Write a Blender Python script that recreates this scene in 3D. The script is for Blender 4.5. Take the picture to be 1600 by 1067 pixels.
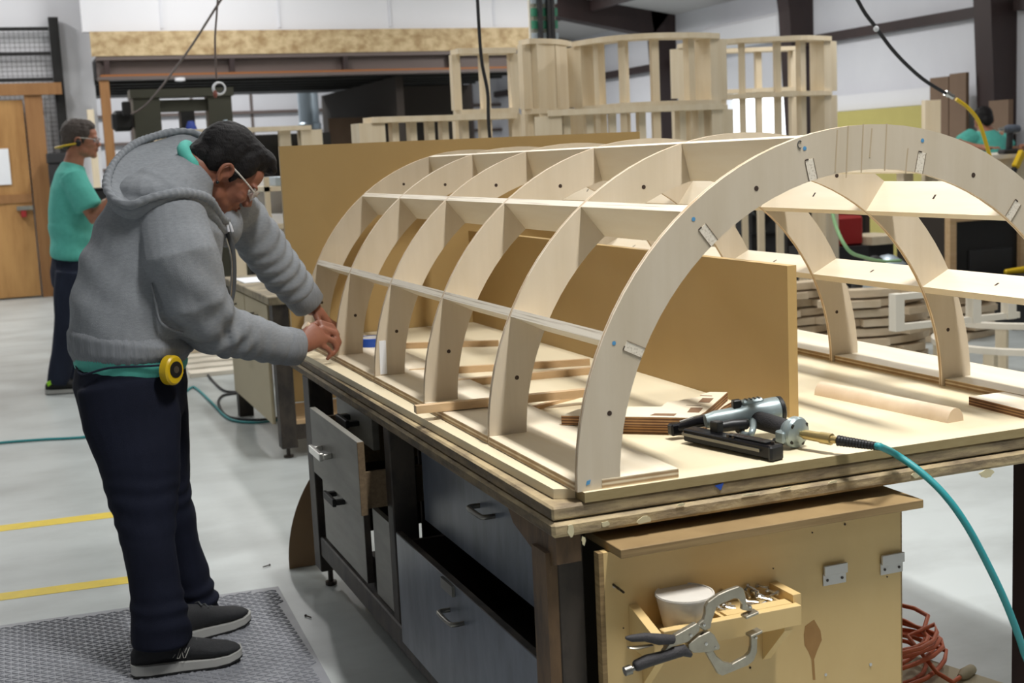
import bpy, bmesh, math, random
import numpy as np
from mathutils import Vector, Matrix, noise

for _o in list(bpy.data.objects):
    bpy.data.objects.remove(_o)
SC = bpy.context.scene
COL = SC.collection
PI = math.pi
random.seed(7)
# ------------------------------------------------------------------ camera
FPX = 2037.3
CAMP = Vector((-0.932, -2.1476, 1.426))
RR = ((0.93107721, -0.36189678, -0.0461081), (0.09371344, 0.1151077, 0.98892265), (-0.35258053, -0.92508429, 0.14108874))
RM = Matrix(RR)                     # camera <- world
cam_d = bpy.data.cameras.new('camera')
cam = bpy.data.objects.new('camera', cam_d)
COL.objects.link(cam)
cam.matrix_world = Matrix.Translation(CAMP) @ RM.transposed().to_4x4()
cam_d.sensor_fit = 'HORIZONTAL'
cam_d.sensor_width = 36
cam_d.lens = FPX * 36 / 1600
cam_d.clip_end = 200
cam_d.dof.use_dof = True
cam_d.dof.focus_distance = 3.0
cam_d.dof.aperture_fstop = 6.5
SC.camera = cam
# ------------------------------------------------------------------ world, lamps, exposure
W = bpy.data.worlds.new('world')
SC.world = W
W.use_nodes = True
W.node_tree.nodes['Background'].inputs[0].default_value = (0.93, 0.97, 1.0, 1)
W.node_tree.nodes['Background'].inputs[1].default_value = 3.0
SC.view_settings.view_transform = 'Standard'
SC.view_settings.look = 'None'
SC.view_settings.gamma = 1.0
SC.view_settings.use_curve_mapping = False
SC.view_settings.exposure = 0.0


def lamp(x, y, z, sx, sy, p, col=(1.0, 0.99, 0.97)):
    d = bpy.data.lights.new('ceiling_or_fill_lamp', 'AREA')
    d.shape = 'RECTANGLE'
    d.size, d.size_y = sx, sy
    d.energy = p
    d.color = col
    d.spread = 2.0 if y < 3.8 else 3.14
    o = bpy.data.objects.new('ceiling_or_fill_lamp', d)
    COL.objects.link(o)
    o.location = (x, y, z)


# high-bay strip lamps under the roof, one added to light the pine frames (all above the picture)
for (lx, ly, lp) in ((0.62, -0.8, 400), (3.9, 1.5, 120), (0.9, 3.6, 165), (0.6, -4.6, 85), (3.3, 4.0, 120), (-2.0, 5.2, 110), (-3.4, -2.2, 20),
                     (1.4, 7.4, 200), (5.4, 6.2, 250), (-2.2, 10.4, 260), (5.8, 11.6, 400), (1.4, 12.0, 300),
                     (6.4, 16.5, 560), (3.0, 21.0, 450), (0.5, 20.0, 420), (-3.4, 12.6, 620)):
    lamp(lx, ly, 3.35 + (9 - lx) * 0.16, 0.24, 1.2, lp * 0.27)
# ------------------------------------------------------------------ helpers


def at(px, py, ax, val):
    """point of the photograph's ray through (px, py) that lies on the plane ax = val (a survey of the place)"""
    r = RM.transposed() @ Vector((px - 800, -(py - 533.5), -FPX))
    i = 'xyz'.index(ax)
    t = (val - CAMP[i]) / r[i]
    return CAMP + r * t


def V(*a):
    return Vector(a)


ORG = {}


def props(o, label=None, cat=None, group=None, kind=None):
    if label: o['label'] = label
    if cat: o['category'] = cat
    if group: o['group'] = group
    if kind: o['kind'] = kind
    return o


def thing(name, label, cat, loc=(0, 0, 0), group=None):
    o = bpy.data.objects.new(name, None)
    o.empty_display_size = 0.05
    COL.objects.link(o)
    o.location = loc
    ORG[o.name] = Vector(loc)
    return props(o, label, cat, group)


class MB:
    def __init__(self):
        self.v, self.f, self.m = [], [], []

    def add(self, vs, fs, mi=0):
        b = len(self.v)
        self.v += [Vector(p) for p in vs]
        self.f += [tuple(i + b for i in q) for q in fs]
        self.m += [mi] * len(fs) if isinstance(mi, int) else list(mi)
        return self

    def box(self, x0, x1, y0, y1, z0, z1, mi=0):
        vs = [(x, y, z) for x in (x0, x1) for y in (y0, y1) for z in (z0, z1)]
        return self.add(vs, [(0, 1, 3, 2), (4, 6, 7, 5), (0, 4, 5, 1), (2, 3, 7, 6), (0, 2, 6, 4), (1, 5, 7, 3)], mi)

    def obox(self, c, ax, ay, az, mi=0):
        c, ax, ay, az = Vector(c), Vector(ax), Vector(ay), Vector(az)
        vs = [c + ax * i + ay * j + az * k for i in (-1, 1) for j in (-1, 1) for k in (-1, 1)]
        return self.add(vs, [(0, 1, 3, 2), (4, 6, 7, 5), (0, 4, 5, 1), (2, 3, 7, 6), (0, 2, 6, 4), (1, 5, 7, 3)], mi)

    def bar(self, p, q, w, h, up=(0, 0, 1), mi=0):
        p, q = Vector(p), Vector(q)
        d = q - p
        u = Vector(up)
        s = d.cross(u)
        if s.length < 1e-6:
            s = d.cross(Vector((1, 0, 0)))
        s.normalize()
        u = s.cross(d).normalized()
        return self.obox((p + q) / 2, d / 2, s * w / 2, u * h / 2, mi)

    def prism(self, poly, vec, mi=0, ms=None):
        n = len(poly)
        vec = Vector(vec)
        vs = [Vector(p) for p in poly] + [Vector(p) + vec for p in poly]
        fs = [tuple(range(n - 1, -1, -1)), tuple(range(n, 2 * n))]
        fs += [(i, (i + 1) % n, n + (i + 1) % n, n + i) for i in range(n)]
        return self.add(vs, fs, [mi, mi] + [mi if ms is None else ms] * n)

    def strip(self, A, B, vec, mi=0, ms=None):
        """prism of a ribbon between two matched polylines A and B"""
        n = len(A)
        vec = Vector(vec)
        A = [Vector(p) for p in A]
        B = [Vector(p) for p in B]
        vs = A + B + [p + vec for p in A] + [p + vec for p in B]
        s = mi if ms is None else ms
        fs, mm = [], []
        for i in range(n - 1):
            fs += [(i, i + 1, n + i + 1, n + i), (2 * n + i, 3 * n + i, 3 * n + i + 1, 2 * n + i + 1),
                   (i, 2 * n + i, 2 * n + i + 1, i + 1), (n + i, n + i + 1, 3 * n + i + 1, 3 * n + i)]
            mm += [mi, mi, s, s]
        fs += [(0, n, 3 * n, 2 * n), (n - 1, 3 * n - 1, 4 * n - 1, 2 * n - 1)]
        mm += [s, s]
        return self.add(vs, fs, mm)

    def loft(self, st, n=20, caps=True, mi=0):
        """st: (center, half-axis a, half-axis b) rings"""
        st = [(Vector(c), Vector(a), Vector(b)) for c, a, b in st]
        if caps:
            def cap(c, a, b, d, r):
                out = []
                for k in (0.5, 0.85):
                    out.append((c + d * r * k, a * math.sqrt(1 - k * k), b * math.sqrt(1 - k * k)))
                return out
            d0 = (st[0][0] - st[1][0]).normalized()
            d1 = (st[-1][0] - st[-2][0]).normalized()
            r0 = min(st[0][1].length, st[0][2].length) * (caps if not isinstance(caps, bool) else 0.6)
            r1 = min(st[-1][1].length, st[-1][2].length) * (caps if not isinstance(caps, bool) else 0.6)
            st = cap(*st[0], d0, r0)[::-1] + st + cap(*st[-1], d1, r1)
        vs, fs = [], []
        for c, a, b in st:
            for k in range(n):
                t = 2 * PI * k / n
                vs.append(c + a * math.cos(t) + b * math.sin(t))
        m = len(st)
        for i in range(m - 1):
            for k in range(n):
                k2 = (k + 1) % n
                fs.append((i * n + k, i * n + k2, (i + 1) * n + k2, (i + 1) * n + k))
        fs.append(tuple(range(n - 1, -1, -1)))
        fs.append(tuple(range((m - 1) * n, m * n)))
        return self.add(vs, fs, mi)

    def chain(self, pts, rad, lat=(0, 1, 0), n=16, caps=True, mi=0):
        """tapered limb: pts list, rad list of r or (r along lat, r other)"""
        P = [Vector(p) for p in pts]
        st = []
        for i, p in enumerate(P):
            d = (P[min(i + 1, len(P) - 1)] - P[max(i - 1, 0)]).normalized()
            a = Vector(lat)
            a = (a - d * a.dot(d))
            if a.length < 1e-3:
                a = Vector((1, 0, 0)) - d * d.x
            a.normalize()
            b = d.cross(a)
            r = rad[i]
            ra, rb = (r, r) if not isinstance(r, (tuple, list)) else r
            st.append((p, a * ra, b * rb))
        return self.loft(st, n, caps, mi)

    def tube(self, pts, r, n=8, mi=0, smooth=0):
        P = [Vector(p) for p in pts]
        if smooth:
            P = spline(P, smooth)
        a = None
        st = []
        for i, p in enumerate(P):
            d = (P[min(i + 1, len(P) - 1)] - P[max(i - 1, 0)]).normalized()
            if a is None:
                a = d.orthogonal().normalized()
            a = (a - d * a.dot(d)).normalized()
            rr = r[min(int(i * len(r) / len(P)), len(r) - 1)] if isinstance(r, (list, tuple)) else r
            st.append((p, a * rr, d.cross(a) * rr))
        return self.loft(st, n, False, mi)

    def lathe(self, o, d, prof, n=20, mi=0):
        """prof: (distance along d, radius)"""
        o, d = Vector(o), Vector(d).normalized()
        a = d.orthogonal().normalized()
        b = d.cross(a)
        return self.loft([(o + d * h, a * max(r, 1e-4), b * max(r, 1e-4)) for h, r in prof], n, False, mi)

    def ell(self, c, ax, ay, az, n=16, m=10, mi=0):
        c, ax, ay, az = Vector(c), Vector(ax), Vector(ay), Vector(az)
        st = []
        for i in range(m + 1):
            t = -PI / 2 + PI * i / m
            t = max(-1.53, min(1.53, t))
            st.append((c + az * math.sin(t), ax * math.cos(t), ay * math.cos(t)))
        return self.loft(st, n, False, mi)

    def mesh(self, name, org):
        me = bpy.data.meshes.new(name)
        me.from_pydata([tuple(p - org) for p in self.v], [], self.f)
        me.polygons.foreach_set('material_index', self.m)
        return me

    def build(self, name, mats, parent=None, smooth=None, bevel=0, org=None):
        if parent is not None:
            org = ORG[parent.name]
        elif org is None:
            xs = [p.x for p in self.v]; ys = [p.y for p in self.v]; zs = [p.z for p in self.v]
            org = Vector(((min(xs) + max(xs)) / 2, (min(ys) + max(ys)) / 2, min(zs)))
        me = self.mesh(name, Vector(org))
        me.validate()
        bm = bmesh.new(); bm.from_mesh(me)
        bmesh.ops.recalc_face_normals(bm, faces=bm.faces)
        bm.to_mesh(me); bm.free()
        for m in (mats if isinstance(mats, (list, tuple)) else [mats]):
            me.materials.append(m)
        if smooth is not None:
            me.polygons.foreach_set('use_smooth', [True] * len(me.polygons))
            me.set_sharp_from_angle(angle=smooth)
        o = bpy.data.objects.new(name, me)
        COL.objects.link(o)
        if parent is not None:
            o.parent = parent
        else:
            o.location = org
        ORG[o.name] = Vector(org)
        if bevel:
            b = o.modifiers.new('bevel', 'BEVEL')
            b.width = bevel; b.segments = 1; b.limit_method = 'ANGLE'; b.angle_limit = 0.6
        return o


def spline(P, k):
    out = []
    n = len(P)
    for i in range(n - 1):
        p0, p1, p2, p3 = P[max(i - 1, 0)], P[i], P[i + 1], P[min(i + 2, n - 1)]
        for j in range(k):
            t = j / k
            out.append(0.5 * ((2 * p1) + (p2 - p0) * t + (2 * p0 - 5 * p1 + 4 * p2 - p3) * t * t + (3 * p1 - p0 - 3 * p2 + p3) * t ** 3))
    out.append(P[-1])
    return out


def box(name, mats, x0, x1, y0, y1, z0, z1, parent=None, bevel=0.0):
    return MB().box(x0, x1, y0, y1, z0, z1).build(name, mats, parent, bevel=bevel)


def struct(o):
    o['kind'] = 'structure'
    return o


def dup(root, off, label=None, group=None, name=None):
    r = root.copy(); COL.objects.link(r)
    r.location = Vector(root.location) + Vector(off)
    ORG[r.name] = ORG.get(root.name, Vector(root.location)) + Vector(off)
    if label: r['label'] = label
    if group: r['group'] = group
    for ch in list(root.children):
        c = ch.copy(); COL.objects.link(c); c.parent = r
        for g in ch.children:
            d = g.copy(); COL.objects.link(d); d.parent = c
    return r


# ------------------------------------------------------------------ materials
def lin(c):
    return tuple(((v / 255) / 12.92 if v <= 10 else ((v / 255 + 0.055) / 1.055) ** 2.4) for v in c)


def mat(name, rgb, rough=0.6, metal=0.0, rgb2=None, sc=(8, 8, 8), amt=0.5, detail=4, bump=0.0, bsc=None, spec=0.5, coat=0.0, trans=0.0, thr=None, emit=0):
    """Principled with a noise mix of two base colours (sRGB 0-255), stretched by sc"""
    m = bpy.data.materials.new(name)
    m.use_nodes = True
    nt = m.node_tree
    b = nt.nodes['Principled BSDF']
    b.inputs['Roughness'].default_value = rough
    b.inputs['Metallic'].default_value = metal
    b.inputs['Specular IOR Level'].default_value = spec
    b.inputs['Coat Weight'].default_value = coat
    b.inputs['Transmission Weight'].default_value = trans
    c1 = lin(rgb) + (1,)
    if emit:
        b.inputs['Emission Color'].default_value = c1
        b.inputs['Emission Strength'].default_value = emit
    tc = nt.nodes.new('ShaderNodeTexCoord')
    mp = nt.nodes.new('ShaderNodeMapping')
    mp.inputs['Scale'].default_value = sc
    nt.links.new(tc.outputs['Object'], mp.inputs[0])
    if rgb2 is not None:
        c2 = lin(rgb2) + (1,)
        nz = nt.nodes.new('ShaderNodeTexNoise')
        nz.inputs['Scale'].default_value = 1
        nz.inputs['Detail'].default_value = detail
        nz.inputs['Roughness'].default_value = 0.6
        nt.links.new(mp.outputs[0], nz.inputs['Vector'])
        rp = nt.nodes.new('ShaderNodeValToRGB')
        lo, hi = thr if thr else (0.5 - amt / 2, 0.5 + amt / 2)
        rp.color_ramp.elements[0].position = lo
        rp.color_ramp.elements[0].color = c1
        rp.color_ramp.elements[1].position = hi
        rp.color_ramp.elements[1].color = c2
        nt.links.new(nz.outputs[0], rp.inputs[0])
        nt.links.new(rp.outputs[0], b.inputs['Base Color'])
    else:
        b.inputs['Base Color'].default_value = c1
    if bump:
        nb = nt.nodes.new('ShaderNodeTexNoise')
        nb.inputs['Scale'].default_value = 1
        nb.inputs['Detail'].default_value = 6
        mb_ = nt.nodes.new('ShaderNodeMapping')
        mb_.inputs['Scale'].default_value = bsc or sc
        nt.links.new(tc.outputs['Object'], mb_.inputs[0])
        nt.links.new(mb_.outputs[0], nb.inputs['Vector'])
        bp = nt.nodes.new('ShaderNodeBump')
        bp.inputs['Strength'].default_value = bump
        bp.inputs['Distance'].default_value = 0.004
        nt.links.new(nb.outputs[0], bp.inputs['Height'])
        nt.links.new(bp.outputs[0], b.inputs['Normal'])
    return m


def plymat(name, axis, light, dark, period=0.0045):
    """plywood edge: veneer lines across the sheet thickness (axis) broken by noise"""
    m = mat(name, light, 0.7, rgb2=None)
    nt = m.node_tree
    b = nt.nodes['Principled BSDF']
    tc = [n for n in nt.nodes if n.type == 'TEX_COORD'][0]
    sp = nt.nodes.new('ShaderNodeSeparateXYZ')
    nt.links.new(tc.outputs['Object'], sp.inputs[0])
    mu = nt.nodes.new('ShaderNodeMath'); mu.operation = 'MULTIPLY'
    mu.inputs[1].default_value = 1 / period
    nt.links.new(sp.outputs['xyz'.index(axis)], mu.inputs[0])
    fr = nt.nodes.new('ShaderNodeMath'); fr.operation = 'PINGPONG'; fr.inputs[1].default_value = 1
    nt.links.new(mu.outputs[0], fr.inputs[0])
    nz = nt.nodes.new('ShaderNodeTexNoise'); nz.inputs['Scale'].default_value = 14; nz.inputs['Detail'].default_value = 4
    nt.links.new(tc.outputs['Object'], nz.inputs['Vector'])
    ad = nt.nodes.new('ShaderNodeMath'); ad.operation = 'MULTIPLY_ADD'; ad.inputs[1].default_value = 0.75
    nt.links.new(fr.outputs[0], ad.inputs[0]); nt.links.new(nz.outputs[0], ad.inputs[2])
    rp = nt.nodes.new('ShaderNodeValToRGB')
    rp.color_ramp.elements[0].position = 0.55; rp.color_ramp.elements[0].color = lin(light) + (1,)
    rp.color_ramp.elements[1].position = 1.1; rp.color_ramp.elements[1].color = lin(dark) + (1,)
    nt.links.new(ad.outputs[0], rp.inputs[0])
    nt.links.new(rp.outputs[0], b.inputs['Base Color'])
    return m


M = {}
M['birch_xz'] = mat('birch_face_vertical_grain', (214, 201, 180), 0.55, rgb2=(200, 185, 160), sc=(16, 6, 1.6), amt=0.5, detail=5)
M['birch_y'] = mat('birch_face_long_grain', (235, 225, 205), 0.55, rgb2=(223, 208, 180), sc=(16, 1.6, 16), amt=0.5, detail=5)
M['ply_y'] = plymat('plywood_edge_across_y', 'y', (234, 222, 202), (190, 162, 126))
M['ply_z'] = plymat('plywood_edge_across_z', 'z', (228, 212, 182), (168, 138, 100))
M['ply_str'] = mat('birch_ply_edge_stringer', (236, 226, 208), 0.6, rgb2=(186, 170, 146), sc=(260, 2.5, 260), thr=(0.52, 0.68), detail=3)
M['ply_dark'] = plymat('plywood_edge_burnt', 'z', (176, 134, 88), (96, 62, 36), 0.0032)
M['knot'] = mat('walnut_streak', (190, 170, 140), 0.7)
M['pocket'] = mat('brown_cut_pocket', (126, 96, 70), 0.8)
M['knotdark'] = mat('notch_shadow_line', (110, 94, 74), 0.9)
M['hole'] = mat('drilled_hole_dark', (62, 46, 36), 0.9)
M['bluemark'] = mat('blue_marker', (84, 150, 196), 0.7)
M['mdf'] = mat('mdf_tan', (226, 213, 182), 0.62, rgb2=(219, 204, 170), sc=(3, 3, 3), amt=0.6)
M['mdf_wall'] = mat('mdf_brown_face', (188, 158, 104), 0.55, rgb2=(178, 147, 93), sc=(2, 2, 2), amt=0.6)
M['mdf_edge'] = mat('mdf_edge', (160, 143, 102), 0.8, rgb2=(148, 130, 90), sc=(30, 30, 200), amt=0.5)
M['bench_edge'] = mat('worn_glued_bench_edge', (182, 162, 124), 0.7, rgb2=(120, 104, 82), sc=(9, 9, 50), thr=(0.4, 0.66), detail=8, bump=0.8, bsc=(40, 40, 60))
M['bench_top'] = mat('worn_bench_upper_face', (150, 138, 112), 0.7, rgb2=(104, 94, 76), sc=(12, 12, 12), thr=(0.4, 0.65), detail=8, bump=0.5)
M['bench_side'] = mat('dirty_shaded_bench_edge', (118, 100, 72), 0.7, rgb2=(66, 56, 42), sc=(20, 7, 40), thr=(0.36, 0.66), detail=8, bump=0.8, bsc=(40, 40, 60))  # left face darkened in its colour for shade, beyond its dirt and wear
M['glue'] = mat('dried_glue', (206, 196, 160), 0.4)
M['leg'] = mat('stained_dark_bench_leg', (66, 58, 50), 0.6, rgb2=(38, 33, 30), sc=(14, 14, 8), thr=(0.4, 0.62), detail=8, bump=0.4)
M['legside'] = mat('worn_brown_bench_leg', (106, 82, 56), 0.7, rgb2=(60, 46, 34), sc=(20, 20, 6), thr=(0.35, 0.65), detail=8)
M['steel_blue'] = mat('scuffed_blue_grey_laminate', (92, 99, 110), 0.34, rgb2=(62, 68, 78), sc=(14, 14, 5), thr=(0.35, 0.68), detail=12, bump=0.1)
M['laminate'] = mat('grey_drawer_laminate', (142, 140, 132), 0.5, rgb2=(116, 114, 106), sc=(4, 4, 20), amt=0.5, detail=6)
M['drawer_edge'] = mat('particle_board_edge', (124, 104, 78), 0.8, rgb2=(92, 76, 56), sc=(90, 90, 90), amt=0.5)
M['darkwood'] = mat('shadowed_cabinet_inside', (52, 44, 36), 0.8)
M['handle'] = mat('dull_metal_handle', (128, 126, 120), 0.35, 0.9)
M['chrome'] = mat('worn_bright_metal', (196, 194, 188), 0.25, 0.95)
M['clampmetal'] = mat('nickel_clamp_steel', (176, 170, 154), 0.36, 0.75, rgb2=(150, 144, 130), sc=(30, 30, 30), amt=0.5)
M['castsilver'] = mat('cast_grey_green_aluminium', (168, 182, 184), 0.35, 0.45, rgb2=(150, 164, 166), sc=(40, 40, 40), amt=0.5)
M['blackpl'] = mat('black_plastic', (22, 22, 24), 0.45)
M['rubber'] = mat('dark_rubber_grip', (52, 50, 52), 0.7, bump=0.4, bsc=(300, 300, 300))
M['gunblack'] = mat('black_steel', (26, 26, 30), 0.3, 0.6)
M['brass'] = mat('brass_fitting', (178, 158, 108), 0.36, 0.8)
M['teal_hose'] = mat('teal_rubber_hose', (46, 142, 146), 0.5)
M['cab_ply'] = mat('yellowed_cabinet_plywood', (218, 190, 134), 0.5, rgb2=(204, 172, 114), sc=(3, 3, 1.2), amt=0.5, detail=7)
M['stain'] = mat('brown_stain', (152, 110, 56), 0.5, rgb2=(168, 126, 70), sc=(20, 20, 20))
M['cab_edge'] = mat('cabinet_plywood_edge', (160, 134, 92), 0.7, rgb2=(126, 102, 66), sc=(4, 4, 160), amt=0.4)
M['tubwhite'] = mat('cloudy_white_plastic', (216, 212, 204), 0.45, rgb2=(196, 190, 180), sc=(12, 12, 12))
M['alu'] = mat('white_metal_bracket', (198, 196, 192), 0.4, 0.3)
M['cord'] = mat('orange_rubber_cord', (206, 104, 62), 0.5)
M['beige'] = mat('beige_board', (176, 164, 136), 0.7)
M['floor'] = mat('polished_concrete', (188, 194, 193), 0.36, rgb2=(148, 152, 150), sc=(1.3, 2.2, 1.6), thr=(0.40, 0.80), detail=12, bump=0.05, bsc=(20, 20, 20))
M['yellow'] = mat('yellow_floor_paint', (224, 196, 36), 0.5, rgb2=(206, 180, 50), sc=(20, 20, 20))
M['mat'] = mat('grey_rubber_mat', (146, 148, 154), 0.45, rgb2=(126, 128, 134), sc=(8, 8, 8), spec=0.6)
M['white_wall'] = mat('white_insulated_wall', (230, 231, 236), 0.6, rgb2=(214, 215, 222), sc=(0.8, 0.8, 0.5), amt=0.6, detail=6, bump=0.3, bsc=(3, 3, 1))
M['white_paint'] = mat('white_painted_board', (232, 232, 236), 0.6)
M['roof'] = mat('white_roof_insulation', (206, 204, 204), 0.7)
M['steel_brown'] = mat('dark_red_brown_steel', (58, 42, 40), 0.5, rgb2=(44, 32, 32), sc=(3, 3, 1))
M['steel_grey'] = mat('grey_brown_steel', (104, 92, 88), 0.5)
M['rust'] = mat('orange_primer_steel', (150, 92, 44), 0.6)
M['osb'] = mat('oriented_strand_board', (206, 184, 144), 0.7, rgb2=(160, 132, 92), sc=(7, 7, 9), thr=(0.38, 0.66), detail=5)
M['orange_post'] = mat('orange_stained_post', (164, 120, 74), 0.6, rgb2=(138, 96, 56), sc=(14, 14, 1.5))
M['plyorange'] = mat('orange_fir_plywood', (186, 142, 86), 0.55, rgb2=(144, 100, 52), sc=(3.2, 3, 0.55), thr=(0.4, 0.66), detail=5)
M['darkply'] = mat('dark_brown_board', (128, 104, 84), 0.7, rgb2=(110, 88, 70), sc=(3, 3, 1))
M['leanply'] = mat('brown_veneer_face', (156, 128, 96), 0.6, rgb2=(140, 112, 82), sc=(6, 6, 2))
M['black'] = mat('flat_black', (20, 19, 18), 0.6)
M['dark'] = mat('dark_interior_board', (50, 42, 36), 0.8)
M['pine'] = mat('pale_pine_frame', (232, 219, 194), 0.6, rgb2=(218, 200, 168), sc=(14, 14, 1.2))
M['pine_b'] = mat('pale_birch_piece', (226, 208, 182), 0.6, rgb2=(204, 182, 150), sc=(6, 6, 20))
M['white_frame'] = mat('whitish_curved_frame', (234, 226, 210), 0.55)
M['green_mach'] = mat('dark_olive_machine_paint', (70, 70, 58), 0.5)
M['yel_board'] = mat('yellow_green_board', (196, 186, 112), 0.7, rgb2=(182, 170, 100), sc=(1, 1, 1))
M['gate'] = mat('grey_blue_roller_door', (176, 188, 196), 0.5)
M['greenrack'] = mat('green_rack_paint', (52, 140, 108), 0.5)
M['galv'] = mat('galvanised_duct', (176, 190, 200), 0.4, 0.5)
M['blue'] = mat('blue_packaging', (52, 76, 168), 0.5)
M['tape'] = mat('blue_masking_tape', (38, 82, 178), 0.5)
M['red'] = mat('red_paint', (150, 34, 34), 0.5)
M['paper'] = mat('white_paper', (236, 238, 242), 0.7)
M['teal'] = mat('teal_cotton', (96, 192, 178), 0.85, rgb2=(84, 178, 164), sc=(30, 30, 30), bump=0.2, bsc=(400, 400, 400))
M['hoodie'] = mat('heather_grey_fleece', (156, 160, 165), 0.95, rgb2=(132, 136, 141), sc=(70, 70, 200), amt=0.6, detail=8, bump=0.35, bsc=(500, 500, 500), spec=0.15)
M['rib'] = mat('grey_ribbed_knit', (148, 152, 157), 0.95, rgb2=(126, 129, 134), sc=(260, 260, 20), amt=0.5, spec=0.15)
M['zip'] = mat('dark_grey_zip_tape', (70, 72, 74), 0.8)
M['jeans'] = mat('dark_indigo_denim', (27, 31, 47), 0.9, rgb2=(20, 23, 36), sc=(9, 9, 4), amt=0.6, detail=7, bump=0.3, bsc=(500, 500, 500), spec=0.2)
M['jeans2'] = mat('blue_grey_denim', (42, 48, 64), 0.9, rgb2=(34, 38, 52), sc=(9, 9, 4), spec=0.2)
M['skin'] = mat('brown_skin', (150, 98, 76), 0.5, rgb2=(136, 84, 64), sc=(30, 30, 30), amt=0.6, bump=0.1, bsc=(300, 300, 300))
M['skin2'] = mat('tan_skin', (178, 122, 96), 0.5, rgb2=(164, 108, 84), sc=(30, 30, 30))
M['lip'] = mat('lip_skin', (134, 78, 66), 0.5)
M['hair'] = mat('black_short_hair', (16, 14, 15), 0.6, rgb2=(26, 23, 24), sc=(220, 220, 60), amt=0.4, bump=0.6, bsc=(300, 300, 120), spec=0.25)
M['hair2'] = mat('grey_brown_hair', (86, 76, 70), 0.7, rgb2=(60, 52, 48), sc=(120, 120, 60), bump=0.7)
M['shoe'] = mat('charcoal_mesh_shoe', (42, 43, 46), 0.8, rgb2=(32, 33, 35), sc=(90, 90, 90), bump=0.4, bsc=(400, 400, 400))
M['sole'] = mat('light_grey_foam_sole', (172, 172, 168), 0.7)
M['sole_dark'] = mat('black_rubber_outsole', (24, 24, 24), 0.7)
M['logo'] = mat('reflective_grey_outline', (150, 150, 140), 0.5)
M['neon'] = mat('neon_green', (150, 214, 40), 0.6)
M['yellowpl'] = mat('yellow_plastic', (214, 178, 24), 0.35)
M['lens'] = mat('clear_safety_lens', (236, 232, 236), 0.05, trans=0.85, spec=0.8)
M['eye'] = mat('eye_white', (220, 214, 206), 0.3)
M['iris'] = mat('dark_iris', (36, 24, 18), 0.2)
M['dowel'] = mat('pale_beech', (230, 210, 184), 0.5, rgb2=(216, 192, 162), sc=(20, 20, 20), amt=0.5)
M['strip'] = mat('beech_strip', (214, 184, 144), 0.5, rgb2=(196, 162, 120), sc=(3, 40, 40), amt=0.5)
M['wire'] = mat('dark_wire', (40, 40, 42), 0.6)
M['greenwire'] = mat('green_cable', (150, 196, 140), 0.5)
M['screw'] = mat('dark_screw', (70, 64, 60), 0.4, 0.7)
M['outside'] = mat('sunlit_yard', (200, 200, 196), 0.8)
M['brick_red'] = mat('red_brown_container', (150, 84, 66), 0.7)
# ================================================================== SETTING
ZM = 0.806            # height of the MDF sheet on the bench
XW, XL, YB, YF = 9.0, -7.0, 24.0, -8.0


def roofz(x):
    return 3.46 + (XW - x) * 0.16


struct(box('floor', M['floor'], XL - 0.2, 16, YF - 0.2, YB + 0.2, -0.2, 0))
# right wall with a roller-door opening between y 12.85 and 14.75
MB_ = MB()
for y0, y1, z0, z1 in ((YF, 12.85, 0, 3.6), (14.75, YB, 0, 3.6), (12.85, 14.75, 2.17, 3.6)):
    MB_.box(XW, XW + 0.15, y0, y1, z0, z1)
wr = struct(MB_.build('wall_right', M['white_wall'], org=(XW, 8, 0)))
for z in (1.2, 2.71):
    for i, (y0, y1) in enumerate(((-8, 1.5), (1.7, 5.4), (5.5, 8.75), (9.15, 12.5), (14.8, 16.1), (16.5, 20.0), (20.5, 24))):
        box('girt', M['steel_brown'], XW - 0.12, XW - 0.002, y0, y1, z - 0.055, z + 0.055, wr)
struct(box('wall_left', M['white_wall'], XL - 0.15, XL, YF, YB, 0, 6.4))
struct(box('wall_front', M['white_wall'], XL, XW + 0.15, YF - 0.15, YF, 0, 6.4))
wb = struct(box('wall_back', M['white_wall'], XL, XW + 0.15, YB, YB + 0.15, 0, 6.4))
for z in (1.5, 1.98, 2.5):
    box('girt', M['steel_grey'], XL, XW, YB - 0.1, YB - 0.002, z - 0.03, z + 0.03, wb)
for x in np.arange(-2, 9, 1.15):
    box('panel_seam', M['steel_grey'], x, x + 0.05, YB - 0.03, YB - 0.002, 0, 5.4, wb)
# roof
rf = MB().prism([(XW + 0.3, YF, roofz(XW + 0.3)), (XL, YF, roofz(XL)), (XL, YF, roofz(XL) + 0.1), (XW + 0.3, YF, roofz(XW + 0.3) + 0.1)], (0, YB - YF + 0.2, 0))
rf = struct(rf.build('ceiling', M['roof'], org=(0, 8, 4)))
for x in (7.6, 6.2, 4.8, 3.4):
    box('purlin', M['steel_brown'], x - 0.04, x + 0.04, 14.4, YB, roofz(x) - 0.16, roofz(x) - 0.001, rf)
for n, y in enumerate((8.95, 12.6, 16.3, 20.3)):
    o = MB()
    # tapered column and its rafter
    w = 0.13
    o.prism([(XW - 0.2, y - w, 0), (XW - 0.002, y - w, 0), (XW - 0.002, y - w, roofz(XW) - 0.002), (XW - 0.42, y - w, roofz(XW - .42) - 0.002), (XW - 0.36, y - w, 3.1)], (0, 2 * w, 0))
    if y > 13:
        o.prism([(XW - 0.1, y - w, roofz(XW - 0.1) - 0.002), (XW - 0.4, y - w, 3.15), (4.6, y - w, roofz(4.6) - 0.26), (4.6, y - w, roofz(4.6) - 0.002)], (0, 2 * w, 0))
    struct(o.build('trim_%d' % (n + 1), M['steel_brown'], org=(XW - 0.2, y, 0)))
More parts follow.
